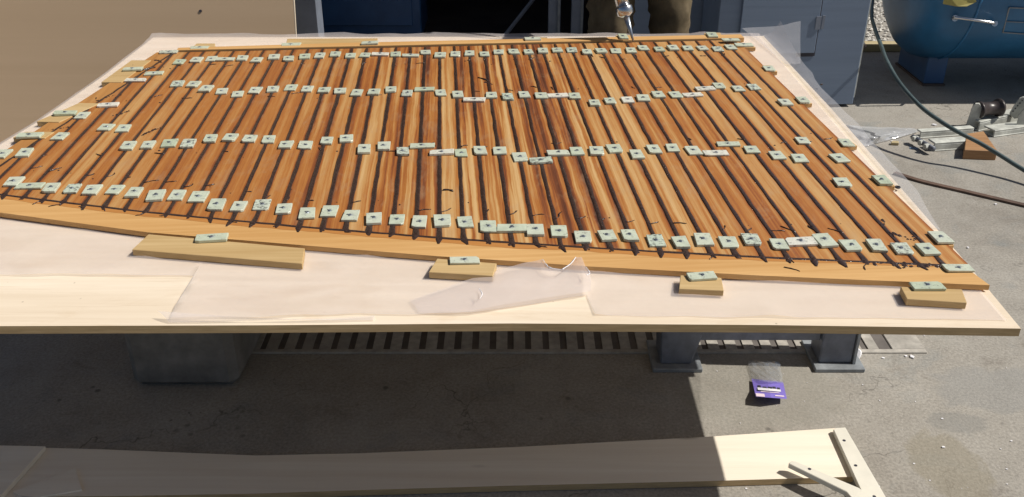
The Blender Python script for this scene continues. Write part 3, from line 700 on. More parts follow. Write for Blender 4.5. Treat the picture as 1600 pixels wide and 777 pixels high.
ROWS = {
 'front row': [(21,283.3,'Sg'),(46.5,289.3,'Lo'),(79.5,293,'Sg'),(112.5,293.8,'Sd'),(143.3,296,'Sg'),(179.3,295.3,'Sg'),(210,299.8,'Sg'),(243,305.3,'Sg'),(276.8,303.8,'Sg'),(309.8,306.8,'Sg'),(338.3,319.5,'Sg'),(372.8,321.8,'Sg'),(408.8,318.8,'Sd'),(443.3,325.5,'Sg'),(480,331.5,'Sg'),(514.5,329.3,'Sg'),(548.3,336,'Sg'),(584,341.3,'Sg'),(619.8,342,'Sg'),(655.2,345.8,'Sg'),(691.5,344.3,'Sg'),(727,346,'Sg'),(762.8,352.8,'Sg'),(799.5,355.8,'Lg'),(836.3,358.8,'Sg'),(873,361,'Sg'),(911.3,369.3,'Sg'),(948.8,367.8,'Sg'),(984,367.5,'Sg'),(1025.3,375,'Sd'),(1063.5,378,'Sg'),(1099.5,373.5,'Sg'),(1139.3,377.3,'Sg'),(1174.5,373.5,'Sd'),(1217.3,380.5,'Sg'),(1251.8,376.8,'Lw'),(1288.5,374.5,'Sg'),(1329.8,382.8,'Sg'),(1369.5,382.8,'Sg'),(1409.3,387.3,'Sd'),(1449.6,388.6,'Sg'),(1497.5,417.2,'Lg')],
 'second row': [(3,239.6,'Sg'),(38.6,238,'Sg'),(94.2,211.9,'Sg'),(166,198,'Sg'),(193,199.5,'Sg'),(200,227.3,'Sg'),(231,226,'Sg'),(264.5,223.4,'So'),(294.2,223.4,'Sd'),(328.5,216.2,'Sg'),(359.5,214.4,'Sg'),(389.7,216.2,'Sg'),(419.5,217,'Sg'),(446.5,226,'Sg'),(477,226,'Sg'),(510.5,219,'Sg'),(541,216.2,'Sg'),(569,232.2,'Sg'),(599.6,228,'Sg'),(629.4,236,'Sd'),(660,226.8,'Lo'),(690.6,237.5,'Lw'),(720.4,238,'So'),(750,234.3,'Sg'),(781,234.4,'Sg'),(812.8,244.3,'Sg'),(844.7,250,'Ld'),(872,238.4,'Lg'),(901.4,235.3,'So'),(932,235.3,'Sg'),(960.5,231.7,'Sg'),(995,240.4,'Sg'),(1022,232.6,'Sg'),(1051,230.3,'Sg'),(1083.4,233.9,'Sg'),(1118.6,238,'Lw'),(1138.4,224,'Lo'),(1174.9,232.6,'Sg'),(1214.7,241.7,'Sg'),(1249.4,246.4,'Sg'),(1254,218.6,'Sg'),(1312,246.4,'Sg'),(1315.8,284.2,'Sg')],
 'third row': [(128.2,179.4,'Sg'),(169,163.2,'Lw'),(212,124,'Lw'),(240.5,113.7,'Lo'),(277,130.4,'Sd'),(302.3,131,'Sg'),(322.3,138,'Sg'),(346.7,141.4,'Sg'),(371,146.3,'Sg'),(398.5,140.6,'Sg'),(426.7,138.7,'Sg'),(454.6,136,'So'),(479.8,138.7,'Sg'),(506,140.5,'Sg'),(531.2,141.4,'Sg'),(557.7,144,'Sg'),(584.3,143.3,'Sg'),(611,139.4,'Sg'),(636.2,145.1,'Sd'),(663.2,138.8,'Lo'),(688.5,144.2,'Sg'),(715.3,147,'Sg'),(741,155.4,'Lw'),(768,148,'Sg'),(793.3,151,'Sd'),(819,147,'Sg'),(845.6,148.5,'Sg'),(871.7,148.5,'Lw'),(897.8,149.7,'So'),(928.8,160.5,'Sg'),(953,157,'Sg'),(980.7,155,'Sw'),(1005,152.8,'Sg'),(1028.5,147.4,'Sg'),(1055.5,147,'Sg'),(1082.5,147.4,'Lw'),(1101.4,137.5,'Lw'),(1124,133.5,'So'),(1153.7,137.5,'Sg'),(1177.6,135,'Sd'),(1226.8,159.5,'Sg')],
 'back row': [(263.7,80.2,'Ld'),(280.4,95.7,'So'),(306.8,93.1,'Sg'),(330,91.2,'Sg'),(352,91.8,'Lg'),(379,90.5,'Sg'),(401.5,93,'Sg'),(428.3,88.6,'Sg'),(450.8,91.2,'Sg'),(476,88,'So'),(499.7,86.7,'Sg'),(524.2,84.1,'Sg'),(547.4,86.7,'Sg'),(570.5,85.4,'Sg'),(594.3,84.1,'Lw'),(618,84.1,'So'),(641.8,86,'Lg'),(665,80.9,'Sg'),(687.5,86,'Sg'),(711.3,84.1,'Sg'),(733.8,82.8,'Sg'),(757,84.1,'Sg'),(778.9,80.9,'Sg'),(802.6,80.2,'Sg'),(825.7,80.9,'Sg'),(848.3,79,'Sg'),(870.8,77.7,'Sg'),(893.3,77.7,'Sd'),(917.1,80.9,'Sg'),(939.6,79,'Sg'),(962.2,79,'So'),(986,78.3,'Sg'),(1005,74.5,'Sg'),(1030,76.4,'So'),(1051.5,74.5,'Sg'),(1074.6,75,'Sg'),(1097.8,74.5,'Sg'),(1121.6,75.7,'Sd'),(1141.6,73.2,'Sg'),(1142.0,61.6,'Lg')],
}
for rn_, lst in ROWS.items():
    for i, (px, py, sc2) in enumerate(lst):
        z = None
        if py < 66 and px > 1100: z = T+.005+.019
        pad(px, py, sc2[0], sc2[1], '%s, %s from left in the %s' % (LOOK[sc2[0], sc2[1]].replace(' laid crosswise', ''), ordinal(i+1), rn_), 'clamping pads in the '+rn_, z)

# ------------------------------------------------------------------ wooden blocks round the panel, each with its pad
rb = random.Random(4)
def block(quad, label, padpx, padlabel, shape='L', col='g', mat='block', h=.0155, padz=None, rz=None):
    pts = [at(x, y, T+.004+h) for x, y in quad]
    c = sum(pts, Vector())/len(pts)
    o = MB().prism([(p.x-c.x, p.y-c.y) for p in pts], 0, h).build('wooden_block', M[mat], bevel=.001, loc=(c.x, c.y, T+.004))
    tag(o, label, 'block', 'wooden blocks clamping the panel edges')
    if padpx: pad(padpx[0], padpx[1], shape, col, padlabel, 'pads on the edge blocks', T+.004+max(h, .0135), rz)
    return o
block([(206, 390), (232, 366), (476, 388), (472, 412)], 'long brown wooden strip against the front batten at left', (331, 371), 'pale green pad on the long wooden strip at front left', col='o')
block([(670, 425), (683, 404), (776, 411.5), (770, 431)], 'short wooden block at the front beside the torn film flap', (726, 405), 'pale green pad on the short block left of the torn film', rz=A)
block([(1061, 451), (1063, 430), (1127, 434), (1131, 454)], 'smallest wooden block along the front batten, right of the torn film', (1097, 430), 'pale green pad on the smallest front block')
block([(1417, 467), (1407, 448), (1503, 452), (1511, 473)], 'wooden block by the front right corner of the table', (1449, 445.5), 'dull green pad on the block by the front right corner', col='o')
block([(57, 190), (123, 161), (156, 161.5), (92, 191)], 'brown wooden block at the left edge beside the plywood sheet', (101, 176.3), 'grey green pad on the left edge block', col='o')
block([(20, 215), (40, 206), (85, 206), (70, 216)], 'thin wooden block at the far left edge of the table', (46.3, 211), 'long whitish green pad on the thin far left block')
block([(158, 128.5), (205, 94.3), (236, 94.3), (190, 128.5)], 'long wooden block at the back left side of the panel', (207.7, 107.3), 'pale pad on the back left side block', col='o')
block([(298, 77), (307, 68), (336, 68), (335, 76)], 'small wooden block behind the far batten at left', (312, 73.6), 'green pad on the small block behind the far batten at left', col='o')
block([(446, 71), (449, 60.5), (590, 60), (589, 67.5)], 'long thin strip of wood behind the far batten', (455, 69), 'dull green pad at left end of the strip behind the far batten', col='o')
pad(578, 66.5, 'L', 'g', 'green pad at right end of the strip behind the far batten', 'pads on the edge blocks', T+.0245)
block([(820, 64), (823, 58.5), (855, 58.5), (855, 63)], 'wooden block behind the far batten near the grey posts', (832.2, 60.3), 'pale green pad behind the far batten below the grey posts', col='g', h=.019)
block([(960, 58.5), (963, 55), (990, 55), (990, 58)], 'small wooden block behind the far batten by the nozzle tip', (973.7, 57), 'green pad beside the tip of the sealant nozzle', shape='S', col='o', h=.019)
block([(1100, 56), (1100, 52), (1125, 51), (1128, 55)], 'small wooden block behind the far batten near the blue cabinet', (1112.6, 54.5), 'dull green pad standing behind the far batten by the cabinet', shape='S', col='o', h=.019)
block([(1154, 74), (1148, 68), (1172, 68), (1181, 74.3)], 'small wooden block at the back right corner of the panel', (1162, 69.3), 'green pad on the back right corner block', h=.014, mat='block_y')
for q, pp, nm in (([(1190, 112), (1180, 102), (1203, 102), (1215, 112)], (1201.5, 106), 'farthest'), ([(1244, 163), (1236, 154), (1256, 154), (1269.5, 162)], (1254.4, 155.7), 'second farthest'), ([(1312, 229), (1305, 218), (1326, 218), (1340, 228)], (1322, 221.7), 'second nearest'), ([(1380, 291), (1368, 279), (1386, 279), (1399, 291)], (1378, 281), 'nearest but one pad of')):
    if 'pad of' in nm: nm = 'third farthest'; lb = 'thin pale wooden block at the right edge of the panel, third nearest'
    block(q, 'small wooden block at the right edge of the panel, '+{'farthest': 'farthest away', 'second farthest': 'second farthest', 'second nearest': 'middle one', 'third farthest': 'second nearest'}[nm], pp, 'green pad on the right edge block, '+{'farthest': 'farthest away', 'second farthest': 'second farthest', 'second nearest': 'middle one', 'third farthest': 'second nearest'}[nm], shape='S', col='o' if nm != 'farthest' else 'g', h=.013, mat='block_y')
block([(1475, 385), (1458, 366), (1472, 366), (1491, 383)], 'small wooden block at the right edge of the panel, nearest the camera', (1469.7, 370), 'pale green pad on the right edge block nearest the camera', shape='S', h=.013, mat='block_y')

# ------------------------------------------------------------------ drain grate
gx1 = at(1440, 540).x; gy0 = at(800, 553).y
gr = empty('drain_grate', (0, gy0, 0)); tag(gr, 'slotted pale drain grate in the ground under the table', 'drain grate')
gx0 = -.80; gd = .22
MB().box(gx0, gx1-.03, .02, gd-.02, -.01, .0015).build('channel', M['pit'], gr)  # thin dark sheet instead of a recess, slot shade put into its colour
MB().box(gx0, gx1, 0, .018, -.02, .006).build('rail', M['grate'], gr, bevel=.002)
MB().box(gx0, gx1, gd-.018, gd, -.02, .006).build('rail', M['grate'], gr, bevel=.002)
MB().box(gx1-.10, gx1, .0185, gd-.0185, -.02, .0058).build('end_slab', M['grate'], gr, bevel=.002)
bb = MB().box(-.0165, .0165, .0182, gd-.0182, -.02, .0056); bme = mesh('bar', bb.v, bb.f); bme.materials.append(M['grate'])
x = gx0+.02; rgk = random.Random(2)
while x < gx1-.12:
    b = link('bar', bme, parent=gr); b.location = (x, 0, 0); b.rotation_euler = (0, 0, 0); b.scale = (rgk.uniform(.93, 1.07), 1, 1); x += .0535

# ------------------------------------------------------------------ board on the floor with its cream bracket
bt = [(-60, 697), (0, 698), (150, 702), (400, 712), (560, 708.5), (800, 699), (1100, 683), (1306, 669)]
bl = [(1334, 745), (1100, 752), (800, 759), (560, 766), (400, 771.5), (200, 775), (90, 776), (-60, 783)]
z = .02
pts = [at(x, y, z) for x, y in bt+bl]; c = sum(pts, Vector())/len(pts)
fbd = MB().prism([(p.x-c.x, p.y-c.y) for p in pts], .002, z).build('floor_board', M['ply_floor'], loc=(c.x, c.y, 0))
tag(fbd, 'long pale plywood board lying on the ground in front of the table', 'board')
fbd.data.materials.append(M['ply_edge'])
for p in fbd.data.polygons:
    if abs(p.normal.z) < .5: p.material_index = 1
pts = [at(x, y, z+.014) for x, y in ((-80, 694), (71, 697), (-8, 785), (-120, 785))]; c = sum(pts, Vector())/4
tag(MB().prism([(p.x-c.x, p.y-c.y) for p in pts], 0, .013).build('floor_board', M['ply_floor'], bevel=.001, loc=(c.x, c.y, z+.0005)), 'short pale board lapped over the left end of the long floor board', 'board')
pts = [at(x, y, z+.006) for x, y in ((20, 768), (118, 731), (128, 765), (40, 779))]; c = sum(pts, Vector())/4
tag(MB().prism([(p.x-c.x, p.y-c.y) for p in pts], 0, .005).build('ply_offcut', M['ply_floor'], loc=(c.x, c.y, z+.0005)), 'thin pale offcut lying on the left end of the floor board', 'offcut')
br = empty('wooden_bracket', (at(1330, 720).x, at(1330, 720).y, 0)); tag(br, 'cream painted wooden bracket lying on the right end of the floor board', 'bracket')
def brp(name, quad, z0, z1):
    pts = [at(x, y, z1) for x, y in quad]
    return MB().prism([(p.x-br.location.x, p.y-br.location.y) for p in pts], z0, z1).build(name, M['cream'], br, bevel=.0015)
up_ = brp('upright', [(1302, 671), (1306, 668.5), (1321, 667.5), (1398, 800), (1362, 800), (1341, 757)], z+.001, z+.015)
dg = brp('diagonal', [(1232, 724), (1237, 720), (1244, 721), (1342, 762), (1400, 800), (1350, 800), (1322, 768)], z+.017, z+.032)
for (x, y), par, zz in (((1319, 688.5), up_, z+.0151), ((1337, 727.5), up_, z+.0151), ((1265, 733), dg, z+.0321), ((1366, 776), dg, z+.0321)):
    p = at(x, y, zz)-br.location
    MB().prism([(p.x+math.cos(k*.785)*.0042, p.y+math.sin(k*.785)*.0042) for k in range(8)], zz-.0005, zz+.0005).build('screw_hole', M['black'], par)

# ------------------------------------------------------------------ purple card packet
pk = at(1200, 600); pc = empty('card_packet', (pk.x, pk.y, 0)); tag(pc, 'empty clear packet with purple card header on the sunlit concrete', 'packet')
def pkp(x, y, zz): return at(x, y, zz)-pk
g = []; nx_, ny_ = 9, 5
for j in range(ny_):
    for i in range(nx_):
        s = i/(nx_-1); t = j/(ny_-1)
        a = Vector((1174.5, 592)).lerp(Vector((1223.5, 597)), s); b = Vector((1181, 620)).lerp(Vector((1229.5, 623.5)), s); q = a.lerp(b, t)
        zz = .016+.010*t-.008*abs(s-.5)*2+(.012*(1-s) if t > .5 else 0)
        g.append(pkp(q.x, q.y, zz))
card = link('card', mesh('card', g, [(j*nx_+i, (j+1)*nx_+i, (j+1)*nx_+i+1, j*nx_+i+1) for j in range(ny_-1) for i in range(nx_-1)]), M['purple'], pc)
def decal(name, s0, s1, t0, t1, mat, lift=.0012, n=6, tilt=0):
    vs = []
    for t in (t0, t1):
        for k in range(n+1):
            s = s0+(s1-s0)*k/n; tt = t+tilt*(k/n)
            a = Vector((1174.5, 592)).lerp(Vector((1223.5, 597)), s); b = Vector((1181, 620)).lerp(Vector((1229.5, 623.5)), s); q = a.lerp(b, tt)
            fi = min(s, .999)*(nx_-1); 
            zz = .016+.010*tt-.008*abs(s-.5)*2+(.012*(1-s) if tt > .5 else 0)
            vs.append(pkp(q.x, q.y, zz+lift))
    link(name, mesh(name, vs, [(k, n+1+k, n+2+k, k+1) for k in range(n)]), M[mat], card)
decal('title_band', .12, .86, .46, .60, 'white')
for s0, s1, t0 in ((.14, .24, .33), (.30, .42, .38), (.47, .60, .36), (.62, .72, .33), (.76, .85, .36)): decal('print_mark', s0, s1, t0, t0+.12, 'black', .0014, 2)
decal('print_line', .2, .8, .66, .69, 'pinkprint', .0014); decal('print_line', .64, .93, .82, .88, 'pinkprint', .0014)
decal('corner_flash', .02, .3, .80, .97, 'pinkprint', .0014)
bgv = []; rbk = random.Random(8)
for j in range(9):
    for i in range(9):
        s = i/8; t = j/8
        a = Vector((1168, 564)).lerp(Vector((1218, 565)), s); b = Vector((1175, 594)).lerp(Vector((1224, 599)), s); q = a.lerp(b, t)
        bgv.append(pkp(q.x+rbk.uniform(-1.3, 1.3), q.y+rbk.uniform(-1, 1), .006+.018*math.sin(math.pi*s)*(.4+.6*t)+rbk.uniform(-.002, .003)))
link('clear_bag', mesh('clear_bag', bgv, [(j*9+i, (j+1)*9+i, (j+1)*9+i+1, j*9+i+1) for j in range(8) for i in range(8)]), film('clear_packet_film', (.92, .95, 1.0), .24, .10), pc)

# ------------------------------------------------------------------ clear bag on the ground at right
bgv = []; bo = at(1380, 210)
for j in range(13):
    for i in range(21):
        s = i/20; t = j/12
        a = Vector((1318, 196)).lerp(Vector((1430, 201)), s); b = Vector((1340, 232)).lerp(Vector((1436, 206)), s); q = a.lerp(b, t)
        zz = .006+.042*max(0, math.sin(math.pi*t))*max(0, 1-abs(s-.32)*1.6)*(.75+.5*noise.noise(Vector((s*6, t*5, 2))))+.008*abs(noise.noise(Vector((s*11, t*8, 5))))
        bgv.append(at(q.x+3*noise.noise(Vector((s*5, t*4, 8))), q.y+1.5*noise.noise(Vector((s*5, t*4, 11))), zz)-bo)
o = link('plastic_bag', mesh('plastic_bag', bgv, [(j*21+i, (j+1)*21+i, (j+1)*21+i+1, j*21+i+1) for j in range(12) for i in range(20)], True), M['bag'], loc=bo)
tag(o, 'crumpled clear plastic bag lying on concrete beside the table', 'plastic bag')

# ------------------------------------------------------------------ trailer parts, offcut, hose, bar
def local(o, p): return p-o.location
ch = empty('steel_channel_frame', at(1465, 228)); tag(ch, 'chalky white steel channel frame lying on the ground by the hose', 'steel frame')
def barp(par, name, a, b, w, h, mat, z0=0.0, flange=True):
    """rail of width w and height h from ground point a to b"""
    a = Vector(a); b = Vector(b); d = (b-a); L = d.length; d.normalize(); n = Vector((-d.y, d.x, 0)); k = Vector((0, 0, 1))
    m = MB()
    def bx(w0, w1, h0, h1):
        vs = [a+d*l+n*q+k*(z0+hh) for hh in (h0, h1) for q in (w0, w1) for l in (0, L)]
        m.add([local(par, v) for v in vs], [(0, 2, 3, 1), (4, 5, 7, 6), (0, 1, 5, 4), (1, 3, 7, 5), (3, 2, 6, 7), (2, 0, 4, 6)])
    if flange: bx(0, w, h-.008, h); bx(0, .008, 0, h-.0085); bx(-.002, w*1.05, 0, .007)
    else: bx(0, w, 0, h)
    return m.build(name, M[mat], par, bevel=.0018)
barp(ch, 'rail', at(1458, 237), at(1530, 232), .055, .042, 'galv')
barp(ch, 'rail', at(1437, 217), at(1520, 211), .035, .036, 'galv')
MB().tube([local(ch, at(1426, 214, .03)), local(ch, at(1459, 233, .03))], .012, 8).build('cross_rod', M['steel'], ch, True)
for px, py in ((1430, 217), (1440, 223), (1448, 229)):
    p = local(ch, at(px, py, .03)); MB().tube([p-Vector((.012, .004, 0)), p+Vector((.012, .004, 0))], .013, 6).build('nut', M['galv'], ch)
rb_ = empty('roller_bracket', at(1545, 200)); tag(rb_, 'white steel trailer bracket with dark rubber roller at the right', 'roller bracket')
def plate(par, name, quadpx, d_, th, mat):
    pts = [local(par, at_d(x, y, d_)) for x, y in quadpx]; n = len(pts)
    m = MB(); m.add(pts+[p+Vector((th*.5, th, 0)) for p in pts], [tuple(range(n)), tuple(reversed(range(n, 2*n)))]+[(i, n+i, n+(i+1) % n, (i+1) % n) for i in range(n)]); return m.build(name, M[mat], par, bevel=.001)
dd = at(1540, 203).y
plate(rb_, 'side_plate', [(1512, 203), (1510, 193), (1519, 168), (1524, 162), (1530, 162), (1534, 168), (1534, 180), (1526, 203)], dd, .012, 'galv')
plate(rb_, 'side_plate', [(1556, 182), (1557, 166), (1561, 158), (1566, 156), (1569, 164), (1568, 182)], dd+.05, .010, 'galv')
ra = local(rb_, at_d(1528, 172, dd+.02)); rbp = local(rb_, at_d(1562, 168, dd+.05)); ax = (rbp-ra)
rol = MB().tube([ra, ra+ax*.10, ra+ax*.101, ra+ax*.5, ra+ax*.89, ra+ax*.9, rbp], [.041, .041, .033, .032, .033, .043, .043], 16).build('roller', M['rubber'], rb_, True)
MB().tube([ra-ax*.25, ra-ax*.01], .012, 10).build('axle_boss', M['galv'], rb_, True)
barp(rb_, 'arm', at(1528, 206), at(1592, 191), .06, .05, 'galv', .0)
barp(rb_, 'arm', at(1552, 215), at(1625, 205), .07, .035, 'galv')
plate(rb_, 'perforated_plate', [(1577, 178), (1584, 166), (1593, 154), (1598, 152), (1612, 152), (1612, 160), (1594, 184), (1585, 186)], at(1590, 196).y, .012, 'galv')
plate(rb_, 'perforated_plate', [(1588, 196), (1592, 180), (1602, 168), (1630, 160), (1630, 200)], at(1590, 206).y, .012, 'galv')
pl = rb_.children[-1]
for i in range(5):
    p = local(rb_, at_d(1583+i*3.6, 174-i*4.2, at(1590, 196).y-.001)); MB().tube([p, p+Vector((0, .0015, 0))], .004, 6).build('bolt_hole', M['black'], rb_)
pts = [at(x, y, .045) for x, y in ((1507, 234), (1510, 209), (1537, 205), (1559, 236))]; c = sum(pts, Vector())/4
tag(MB().prism([(p.x-c.x, p.y-c.y) for p in pts], 0, .045).build('wood_offcut', M['wood_red'], bevel=.002, loc=(c.x, c.y, 0)), 'reddish wood offcut under the hose beside the white steel parts', 'wood block')
hp_ = [at(x_, y_, z_) for x_, y_, z_ in ((1368, -40, .45), (1362, 18, .395), (1367, 45, .35), (1377, 72, .31), (1386, 96, .275), (1406, 130, .235), (1438, 166, .195), (1470, 190, .165), (1500, 208, .14), (1528, 222, .115), (1560, 241, .085), (1600, 266, .05), (1660, 300, .02), (1760, 340, .010))]
ho = hp_[11]
o = MB().tube([p-ho for p in spline(hp_, 8)], .0095, 10).build('hose', M['hose'], None, True, loc=ho); tag(o, 'grey green rubber hose hanging by the tank and crossing the ground', 'hose')
bpts = spline([at(1398, 270, .006), at(1440, 283, .006), at(1500, 297, .006), at(1560, 311, .006), at(1640, 329, .006), at(1760, 350, .006)], 5); b0 = at(1500, 295); vs = []
for i, p in enumerate(bpts):
    t = (bpts[min(i+1, len(bpts)-1)]-bpts[max(i-1, 0)]).normalized(); n = Vector((-t.y, t.x, 0)); q = p-b0
    vs += [q-n*.012+Vector((0, 0, -.006)), q-n*.012+Vector((0, 0, .003)), q+n*.012+Vector((0, 0, .003)), q+n*.012+Vector((0, 0, -.006))]
nb = len(bpts)
o = MB().add(vs, [(i*4+k, (i+1)*4+k, (i+1)*4+(k+1) % 4, i*4+(k+1) % 4) for i in range(nb-1) for k in range(4)]+[(0, 1, 2, 3), (nb*4-1, nb*4-2, nb*4-3, nb*4-4)]).build('ground_bar', M['pipe'], loc=b0); tag(o, 'dark brown bar lying on the sunlit concrete right of the table', 'bar')
p = at(1403, 291, T+.012); tr_ = MB().tube([(math.cos(k*.5236)*.0055, math.sin(k*.5236)*.006, .003) for k in range(13)], .0022, 6, False).build('rubber_ring', M['black'], loc=(p.x, p.y, T+.006)); tag(tr_, 'tiny black rubber ring on the film at the right edge', 'ring')

# ------------------------------------------------------------------ loose chips on the concrete
m = MB(); rq = random.Random(14)
def chip(p, r):
    n = rq.randrange(4, 7); a0 = rq.uniform(0, 6)
    m.prism([(p.x+math.cos(a0+i*6.283/n)*r*rq.uniform(.5, 1.2), p.y+math.sin(a0+i*6.283/n)*r*rq.uniform(.4, 1)) for i in range(n)], .001, .001+r*rq.uniform(.15, .5))
for i in range(70):
    px = rq.uniform(1100, 1600); py = rq.uniform(190, 770); chip(at(px, py), rq.choice((.0014, .0018, .0024, .003)))
for px, py, r in ((1425, 559, .011), (1415, 557, .006), (1405, 532, .006), (1556, 320, .008), (1380, 560, .005), (1472, 655, .004), (1474, 700, .005), (1512, 388, .007), (1330, 700, .003), (1395, 222, .012), (1460, 196, .012), (1580, 690, .004)): chip(at(px, py), r)
tag(m.build('paint_chips', M['white']), 'scattered white paint chips and crumbs over the concrete', 'debris', kind='stuff')
cp = []
for a, b in ((1330, 548), (1334, 552), (1337, 556)): cp.append(at(a, b, .012))
m2 = MB().tube([p-cp[0] for p in spline([at(1329, 548, .004), at(1336, 546, .02), at(1343, 551, .018), at(1339, 560, .004)], 4)], .007, 5); o = m2.build('tape_scrap', M['white'], loc=cp[0]); tag(o, 'white scrap of tape beside the steel trestle foot', 'scrap')
o = MB().prism([(-.02, -.008), (.018, -.012), (.024, .006), (-.012, .012)], 0, .002).build('blue_scrap', plain('pale_blue_plastic', (.20, .30, .44), .4), loc=at(1427, 232)); tag(o, 'small pale blue plastic scrap near the steel channel', 'scrap')
o = MB().prism([(-.02, -.01), (.015, -.015), (.022, .01), (-.008, .014)], 0, .014).build('wood_chip', M['kerb'], bevel=.002, loc=at(1397, 226)); tag(o, 'small yellowish wood chip beside the clear plastic bag', 'wood chip')

# ------------------------------------------------------------------ sealant gun
tip = at(989.5, 64.5, T+.005+.019); ad = Vector((-.33, .25, 1)).normalized()
gun = empty('sealant_gun', tip); tag(gun, 'metal sealant gun with a tapered nozzle touching the far batten', 'sealant gun')
def ga(l): return ad*l
MB().tube([ga(0), ga(.02), ga(.098)], [.0032, .0052, .0125], 14).build('nozzle', M['nozzle'], gun, True)
MB().tube([ga(.096), ga(.104), ga(.108), ga(.132), ga(.136)], [.018, .029, .0325, .0325, .029], 18).build('end_cap', M['chrome'], gun, True)
MB().tube([ga(.1365), ga(.40)], .0265, 18).build('barrel', M['chrome'], gun, True)
side = ad.cross(Vector((1, 0, 0))).normalized()
bk = Vector((0, .97, .15)).normalized()
MB().tube([ga(.40), ga(.43)], .024, 12).build('collar', M['rubber'], gun, True)
MB().tube([ga(.43), ga(.62)], .005, 8).build('plunger_rod', M['chrome'], gun, True)
MB().tube([ga(.42)+bk*.02, ga(.41)+bk*.13], [.014, .012], 10).build('handle', M['rubber'], gun, True)
MB().tube([ga(.385)+bk*.025, ga(.36)+bk*.11], [.006, .005], 8).build('trigger', M['chrome'], gun, True)

# ------------------------------------------------------------------ person behind the table
def skin(name, verts, edges, mat, parent, sub=2, root=0):
    me = bpy.data.meshes.new(name); me.from_pydata([v[0] for v in verts], edges, [])
    o = bpy.data.objects.new(name, me); COL.objects.link(o)
    md = o.modifiers.new('s', 'SKIN'); md.use_smooth_shade = True
    for i, v in enumerate(verts):
        r = v[1] if isinstance(v[1], tuple) else (v[1], v[1]); me.skin_vertices[0].data[i].radius = r; me.skin_vertices[0].data[i].use_root = (i == root)
    sb = o.modifiers.new('d', 'SUBSURF'); sb.levels = sub; sb.render_levels = sub
    bpy.context.view_layer.update()
    dg_ = bpy.context.evaluated_depsgraph_get(); nm = bpy.data.meshes.new_from_object(o.evaluated_get(dg_)); bpy.data.objects.remove(o)
    nm.name = name; nm.materials.clear(); nm.materials.append(mat)
    for p in nm.polygons: p.use_smooth = True
    ob = link(name, nm, parent=parent); return ob
PX, PY = .545, 4.10
per = empty('person', (PX, PY, 0)); tag(per, 'person in loose khaki work trousers standing behind the table with the gun', 'person')
hl = Vector((-.105, .0, .90)); hr = Vector((.115, .0, .90))
G = lambda l, off=Vector(): tip+ga(l)+off-Vector((PX, PY, 0))
hL = G(.28); hR = G(.415)+bk*.07
chest = Vector((-.01, -.16, 1.30)); neck = Vector((-.02, -.25, 1.44)); head = Vector((-.03, -.33, 1.57))
shl = Vector((-.20, -.17, 1.36)); shr = Vector((.18, -.17, 1.36))
eL = Vector((-.30, -.24, 1.12)); eR = Vector((.24, -.12, 1.10))
V = [((0, .02, .95), .12), ((-.01, -.05, 1.12), (.13, .10)), (tuple(chest), (.15, .11)), (tuple(neck), .055), (tuple(head-Vector((0, 0, .02))), (.07, .085)), (tuple(head+Vector((0, -.015, .075))), (.075, .09)),
     (tuple(hl), .095), ((-.125, -.04, .50), .062), ((-.13, .02, .09), .042), ((-.135, -.10, .04), .038),
     (tuple(hr), .095), ((.13, -.03, .50), .062), ((.14, .03, .09), .042), ((.15, -.09, .04), .038),
     (tuple(shl), .062), (tuple(eL), .043), (tuple(hL+Vector((-.045, .035, .02))), .027), (tuple(hL+Vector((-.02, .03, -.01))), (.038, .02)),
     (tuple(shr), .062), (tuple(eR), .043), (tuple(hR+Vector((.06, .03, .01))), .027), (tuple(hR+Vector((.025, .02, 0))), (.038, .02))]
E = [(0, 1), (1, 2), (2, 3), (3, 4), (4, 5), (0, 6), (6, 7), (7, 8), (8, 9), (0, 10), (10, 11), (11, 12), (12, 13), (2, 14), (14, 15), (15, 16), (16, 17), (2, 18), (18, 19), (19, 20), (20, 21)]
# fingers: five short chains per hand, curled round what is held
for base_i, c0_, sgn in ((17, hL, -1), (21, hR, 1)):
    bp_ = Vector(V[base_i][0])
    for fidx in range(5):
        off = ad*(.036-.018*fidx) if fidx < 4 else ad*.045
        L_ = (.030, .034, .032, .026, .026)[fidx]
        s_ = Vector((sgn*-.004, .004, 0)) if fidx < 4 else Vector((0, -.01, .01))
        p1 = bp_+off+s_; p2 = p1+Vector((-sgn*.020, -L_*1.0, 0)) if fidx < 4 else p1+Vector((-sgn*.012, -.026, .008))
        p3 = p2+Vector((-sgn*.026, -.004, -.004))
        i0 = len(V); V += [(tuple(p1), .0095), (tuple(p2), .0088), (tuple(p3), .0078)]; E += [(base_i, i0), (i0, i0+1), (i0+1, i0+2)]
skin('body', V, E, M['skin'], per)
TV = [((0, .02, .97), (.155, .125)), ((0, .02, 1.05), (.15, .12)), ((-.105, .0, .84), .125), ((-.118, -.03, .66), .109), ((-.122, -.045, .50), .100), ((-.13, -.02, .28), .088), ((-.13, .015, .09), .085),
      ((.115, .0, .84), .122), ((.132, -.03, .66), .104), ((.140, -.035, .50), .094), ((.145, -.01, .28), .086), ((.145, .025, .09), .085)]
skin('trousers', TV, [(0, 1), (0, 2), (2, 3), (3, 4), (4, 5), (5, 6), (0, 7), (7, 8), (8, 9), (9, 10), (10, 11)], M['trouser'], per, 3)
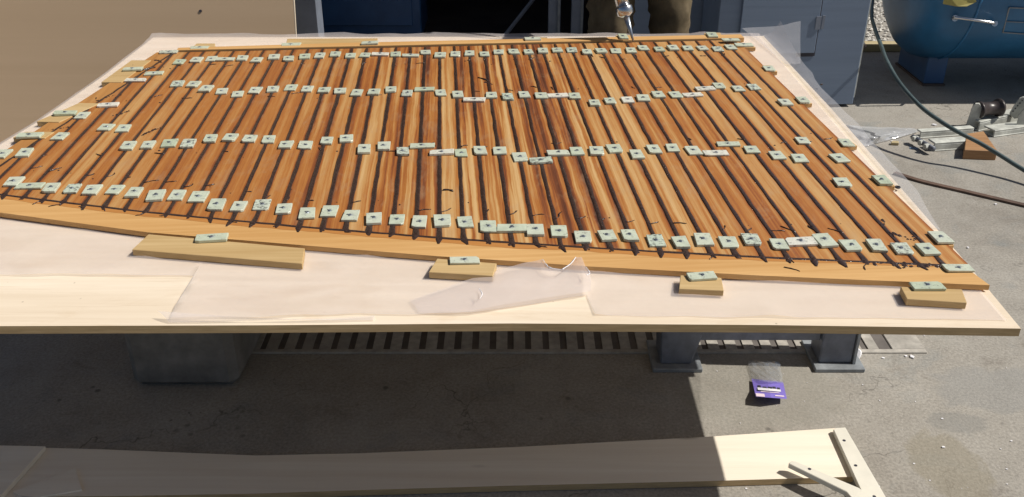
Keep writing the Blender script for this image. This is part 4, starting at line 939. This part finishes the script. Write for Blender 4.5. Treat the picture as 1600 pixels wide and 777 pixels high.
tro = per.children[-1]
for v in tro.data.vertices:       # cloth folds
    n_ = noise.noise(Vector((v.co.x*8, v.co.y*8, v.co.z*15)))*.012+.011*max(0, 1-4*abs(noise.noise(Vector((v.co.x*9+v.co.z*6, v.co.y*9, v.co.z*13)))))+noise.noise(Vector((v.co.x*34, v.co.y*34, v.co.z*60)))*.0025-.004
    v.co += v.normal*n_
SV = [((0, .02, 1.02), (.17, .13)), ((-.01, -.05, 1.14), (.17, .13)), (tuple(chest), (.185, .135)), (tuple(neck-Vector((0, -.01, .05))), .08), (tuple(shl), .085), (tuple(shl.lerp(eL, .55)), .066), (tuple(shr), .085), (tuple(shr.lerp(eR, .55)), .066)]
skin('shirt', SV, [(0, 1), (1, 2), (2, 3), (2, 4), (4, 5), (2, 6), (6, 7)], M['shirt'], per)
skin('hair', [(tuple(head+Vector((0, .03, .10))), (.085, .09)), (tuple(head+Vector((0, .05, .03))), (.078, .06))], [(0, 1)], M['hair'], per)
m = MB()
fc = head+Vector((0, -.085, .03))
face = skin('nose', [(tuple(fc+Vector((0, .0, .03))), .010), (tuple(fc+Vector((0, -.022, -.005))), .014)], [(0, 1)], M['skin'], per, 1)
for s in (-1, 1):
    skin('eye', [(tuple(fc+Vector((s*.03, .012, .035))), .010), (tuple(fc+Vector((s*.03, .010, .035))), .010)], [(0, 1)], M['black'], per, 1)
    skin('ear', [(tuple(head+Vector((s*.078, .0, .05))), (.012, .02)), (tuple(head+Vector((s*.075, .0, .015))), (.010, .015))], [(0, 1)], M['skin'], per, 1)
skin('mouth', [(tuple(fc+Vector((-.022, .004, -.04))), .006), (tuple(fc+Vector((.022, .004, -.04))), .006)], [(0, 1)], M['wood_red'], per, 1)
for s, x in ((-1, -.133), (1, .147)):
    skin('boot', [((x, .03, .085), (.055, .055)), ((x, .02, .045), (.05, .045)), ((x+s*.005, -.12, .038), (.048, .038)), ((x+s*.008, -.19, .03), (.04, .03))], [(0, 1), (1, 2), (2, 3)], M['boot'], per)
